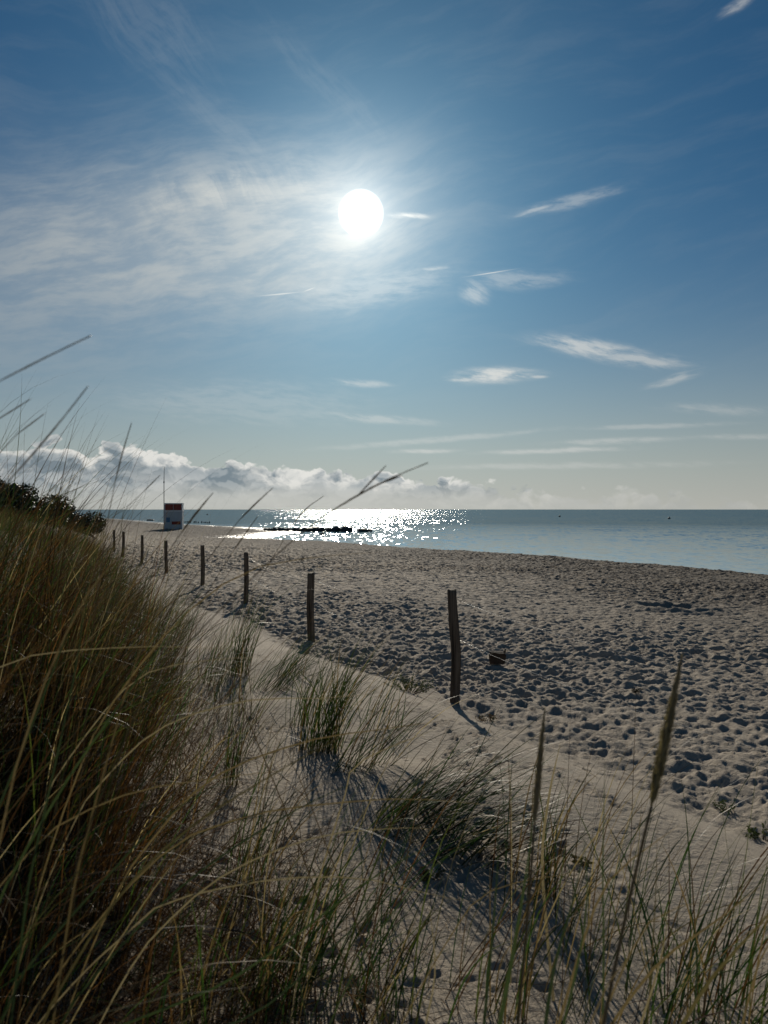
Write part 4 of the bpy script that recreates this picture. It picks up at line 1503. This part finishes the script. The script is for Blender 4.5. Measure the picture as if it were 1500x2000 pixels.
leaf_group('grass_tuft', 'tall blurred green and straw leaves around the two seed heads, right foreground', [
    ([(975, 2010, 1.1), (1005, 1850, 1.1), (1035, 1660, 1.1), (1042, 1590, 1.1)], 0.0096, GR),
    ([(1065, 2010, 1.15), (1085, 1880, 1.15), (1120, 1760, 1.15), (1145, 1640, 1.15)], 0.0085, DG),
    ([(1170, 2010, 1.1), (1270, 1800, 1.1), (1400, 1760, 1.1)], 0.0053, ST),
    ([(1330, 2010, 1.15), (1400, 1900, 1.15), (1500, 1790, 1.15), (1560, 1700, 1.15)], 0.0093, (0.15, 0.125, 0.055)),
    ([(1190, 2010, 1.3), (1290, 1880, 1.3), (1400, 1800, 1.3), (1500, 1720, 1.3)], 0.0074, ST),
    ([(1090, 2010, 1.3), (1160, 1780, 1.3), (1210, 1700, 1.3), (1330, 1610, 1.3)], 0.0068, ST),
    ([(1178, 2010, 1.35), (1180, 1850, 1.35), (1178, 1700, 1.35), (1182, 1480, 1.35)], 0.0047, GR),
    ([(1250, 2010, 1.4), (1285, 1900, 1.4), (1305, 1800, 1.4), (1300, 1770, 1.4)], 0.0071, PA),
    ([(1265, 2010, 1.5), (1280, 1780, 1.5), (1285, 1600, 1.5)], 0.0037, (0.10, 0.085, 0.04)),
    ([(1100, 2010, 1.2), (1130, 1880, 1.2), (1148, 1750, 1.2), (1140, 1630, 1.2)], 0.0062, GR),
    ([(945, 2010, 1.3), (962, 1830, 1.3), (973, 1680, 1.3), (972, 1620, 1.3)], 0.0071, DG),
    ([(1085, 1990, 2.4), (1060, 1700, 2.5), (1072, 1560, 2.5), (1095, 1450, 2.5)], 0.0116, PA),
    ([(1355, 2010, 1.9), (1362, 1860, 1.9), (1335, 1700, 1.9), (1330, 1680, 1.9)], 0.0065, DG),
    ([(1420, 2010, 1.9), (1408, 1880, 1.9), (1375, 1780, 1.9)], 0.0068, DG),
    ([(1450, 2010, 1.6), (1478, 1900, 1.6), (1500, 1850, 1.6), (1540, 1800, 1.6)], 0.0078, ST),
    ([(1150, 2010, 1.0), (1215, 1880, 1.0), (1300, 1840, 1.0)], 0.0043, ST),
])


# ------------------------------------------------------------------ small leafy plants
def leafy(px, py, w, h, n, label, cl=((0.060, 0.088, 0.030), (0.11, 0.13, 0.045)), dpt=None, nm='leafy_plant'):
    d = dpt
    if d is None:
        for q in np.linspace(2.0, 16, 900):
            p = spot(px, py, q)
            d = q
            if p.z <= ground_z(p.x, q):
                break
    x0, y0 = (px - 750) / F * d, d
    z0 = ground_z(x0, y0)
    rt = empty(nm, (x0, y0, z0))
    tag(rt, label, 'plant')
    bm = bmesh.new()
    bl = bmesh.new()
    for i in range(n):
        a = rnd.uniform(0, 6.283)
        r = w * 0.5 * math.sqrt(rnd.random())
        tip = Vector((r * math.cos(a) * 1.25, r * math.sin(a), h * (1 - 0.6 * (r / (w * 0.5)) ** 2) * rnd.uniform(0.6, 1.1)))
        base_ = Vector((tip.x * 0.25, tip.y * 0.25, -0.01))
        mid = base_.lerp(tip, 0.5) + Vector((rnd.uniform(-.02, .02), rnd.uniform(-.02, .02), -0.01))
        tube(bm, [base_, mid, tip], [0.0026, 0.002, 0.001], 4)
        for q in range(11):
            f = 0.35 + 0.65 * q / 10
            c = base_.lerp(tip, f)
            dr = Vector((rnd.gauss(0, 1), rnd.gauss(0, 1), rnd.gauss(0.5, 0.7))).normalized()
            ln = rnd.uniform(0.012, 0.026)
            sdv = dr.orthogonal().normalized() * ln * 0.28
            vs = [bl.verts.new(c), bl.verts.new(c + dr * ln * 0.5 - sdv), bl.verts.new(c + dr * ln), bl.verts.new(c + dr * ln * 0.5 + sdv)]
            bl.faces.new(vs)
    o = bm_obj('stems', bm, M_GRASS, rt, smooth=True)
    set_tint(o, (0.10, 0.075, 0.04))
    o = bm_obj('leaves', bl, M_GRASS, rt)
    me = o.data
    at = me.attributes.new('tint', 'FLOAT_COLOR', 'POINT')
    k = len(me.vertices)
    c4 = np.ones((k, 4), np.float32)
    pick = np.repeat(rng.random((k + 3) // 4), 4)[:k, None]
    c4[:, :3] = np.array(cl[0]) * (1 - pick) + np.array(cl[1]) * pick
    at.data.foreach_set('color', c4.ravel())


leafy(800, 1352, 0.46, 0.17, 46, 'low bushy green plant on the sand just left of the nearest post')
leafy(955, 1408, 0.22, 0.06, 12, 'small reddish sprawling plant right of the nearest post', ((0.12, 0.055, 0.03), (0.08, 0.08, 0.03)))
leafy(1415, 1585, 0.16, 0.06, 11, 'small green seedling in the trodden sand right of the thick seed head')
leafy(1490, 1640, 0.20, 0.10, 14, 'small green plant at the right edge beside the trodden hollow')
leafy(1130, 1690, 0.08, 0.03, 6, 'tiny sprig on smooth sand right of the narrow upright tuft', ((0.08, 0.07, 0.03), (0.12, 0.10, 0.05)))
leafy(845, 1718, 0.10, 0.05, 7, 'tiny dark sprig inside the long grass shadow', ((0.05, 0.06, 0.03), (0.08, 0.08, 0.03)))
leafy(1245, 1352, 0.16, 0.04, 9, 'dark scrap of dried seaweed in the trodden sand near the thick seed head', ((0.02, 0.017, 0.012), (0.035, 0.028, 0.02)), nm='seaweed')
leafy(1325, 1186, 0.85, 0.10, 26, 'dark heap of dried seaweed by the hollow in the far sand', ((0.02, 0.017, 0.012), (0.04, 0.033, 0.024)), dpt=17.4, nm='seaweed')


# ------------------------------------------------------------------ shrubs and tree behind the dune
def mat_leaf():
    m, t, p = new_mat('shrub_leaf')
    P = geo_pos(t)
    n = t.noise(P, 1.4, 4, 0.6, dim='3D')
    c = t.mix(t.ss(n, 0.3, 0.7), (0.028, 0.042, 0.018), (0.062, 0.080, 0.028))
    t.l.new(c.s, p.inputs['Base Color'])
    p.inputs['Roughness'].default_value = 0.5
    return m


M_LEAF = mat_leaf()
M_BARK = plain('dark_bark', (0.06, 0.048, 0.038), 0.9, 0.4, 8.0, 0.2)


def shrub(x, y, h, w, label, name='shrub', cat='shrub', grp='dark shrubs on the far dune', leaves=2600, trunk_h=0.10):
    z = ground_z(x, y)
    rt = empty(name, (x, y, z))
    tag(rt, label, cat, grp)
    bm = bmesh.new()
    lobes = []
    for _ in range(11):
        a = rnd.uniform(0, 6.283); q = rnd.uniform(0.1, 0.42) * w
        zc = h * rnd.uniform(trunk_h + 0.05, 0.86)
        c = Vector((q * math.cos(a), q * math.sin(a), zc - 0.25 * h * (q / w) * 2))
        lobes.append((c, rnd.uniform(0.13, 0.24) * w))
        m_ = Vector((c.x * 0.35, c.y * 0.35, h * trunk_h))
        tube(bm, [(c.x * .06, c.y * .06, -0.1), (c.x * .1, c.y * .1, h * trunk_h * 0.6), m_, c], [0.035 * h, 0.028 * h, 0.016 * h, 0.004 * h], 6)
    bm_obj('trunk', bm, M_BARK, rt, smooth=True)
    Vl = []
    r = rng
    per = leaves // len(lobes)
    for c, R in lobes:
        dv = r.normal(0, 1, (per, 3)); dv /= np.linalg.norm(dv, axis=1, keepdims=True)
        rad = R * r.uniform(0.55, 1.08, (per, 1)) ** 0.6
        p = np.array(c) + dv * rad * np.array([1.15, 1.15, 0.85])
        s = r.uniform(0.07, 0.13, (per, 1)) * (0.6 + 0.2 * h)
        a = r.normal(0, 1, (per, 3)); a /= np.linalg.norm(a, axis=1, keepdims=True)
        b = np.cross(a, r.normal(0, 1, (per, 3))); b /= np.linalg.norm(b, axis=1, keepdims=True)
        Vl.append(np.stack([p - a * s, p + b * s * 0.55, p + a * s, p - b * s * 0.55], 1))
    V = np.concatenate(Vl).reshape(-1, 3)
    Q = np.arange(len(V)).reshape(-1, 4)
    link('crown', mesh_np('crown', V, Q, None, False), M_LEAF, rt)


shrub(-24.2, 44.0, 2.6, 4.6, 'large dark shrub at the left edge under the tree crown', leaves=5600)
shrub(-21.9, 44.5, 2.3, 4.2, 'dark rounded shrub next to the one at the left edge', leaves=5200)
shrub(-20.5, 46.5, 1.85, 3.6, 'lower dark shrub third from the left edge', leaves=4200)
shrub(-20.0, 49.5, 1.45, 3.4, 'lowest dark shrub at the right end of the shrubs, sloping to the beach', leaves=3600)
shrub(-26.6, 49.0, 4.7, 4.4, 'small tree whose crown just enters at the left edge above the shrubs', 'tree', 'tree', None, leaves=6000, trunk_h=0.42)
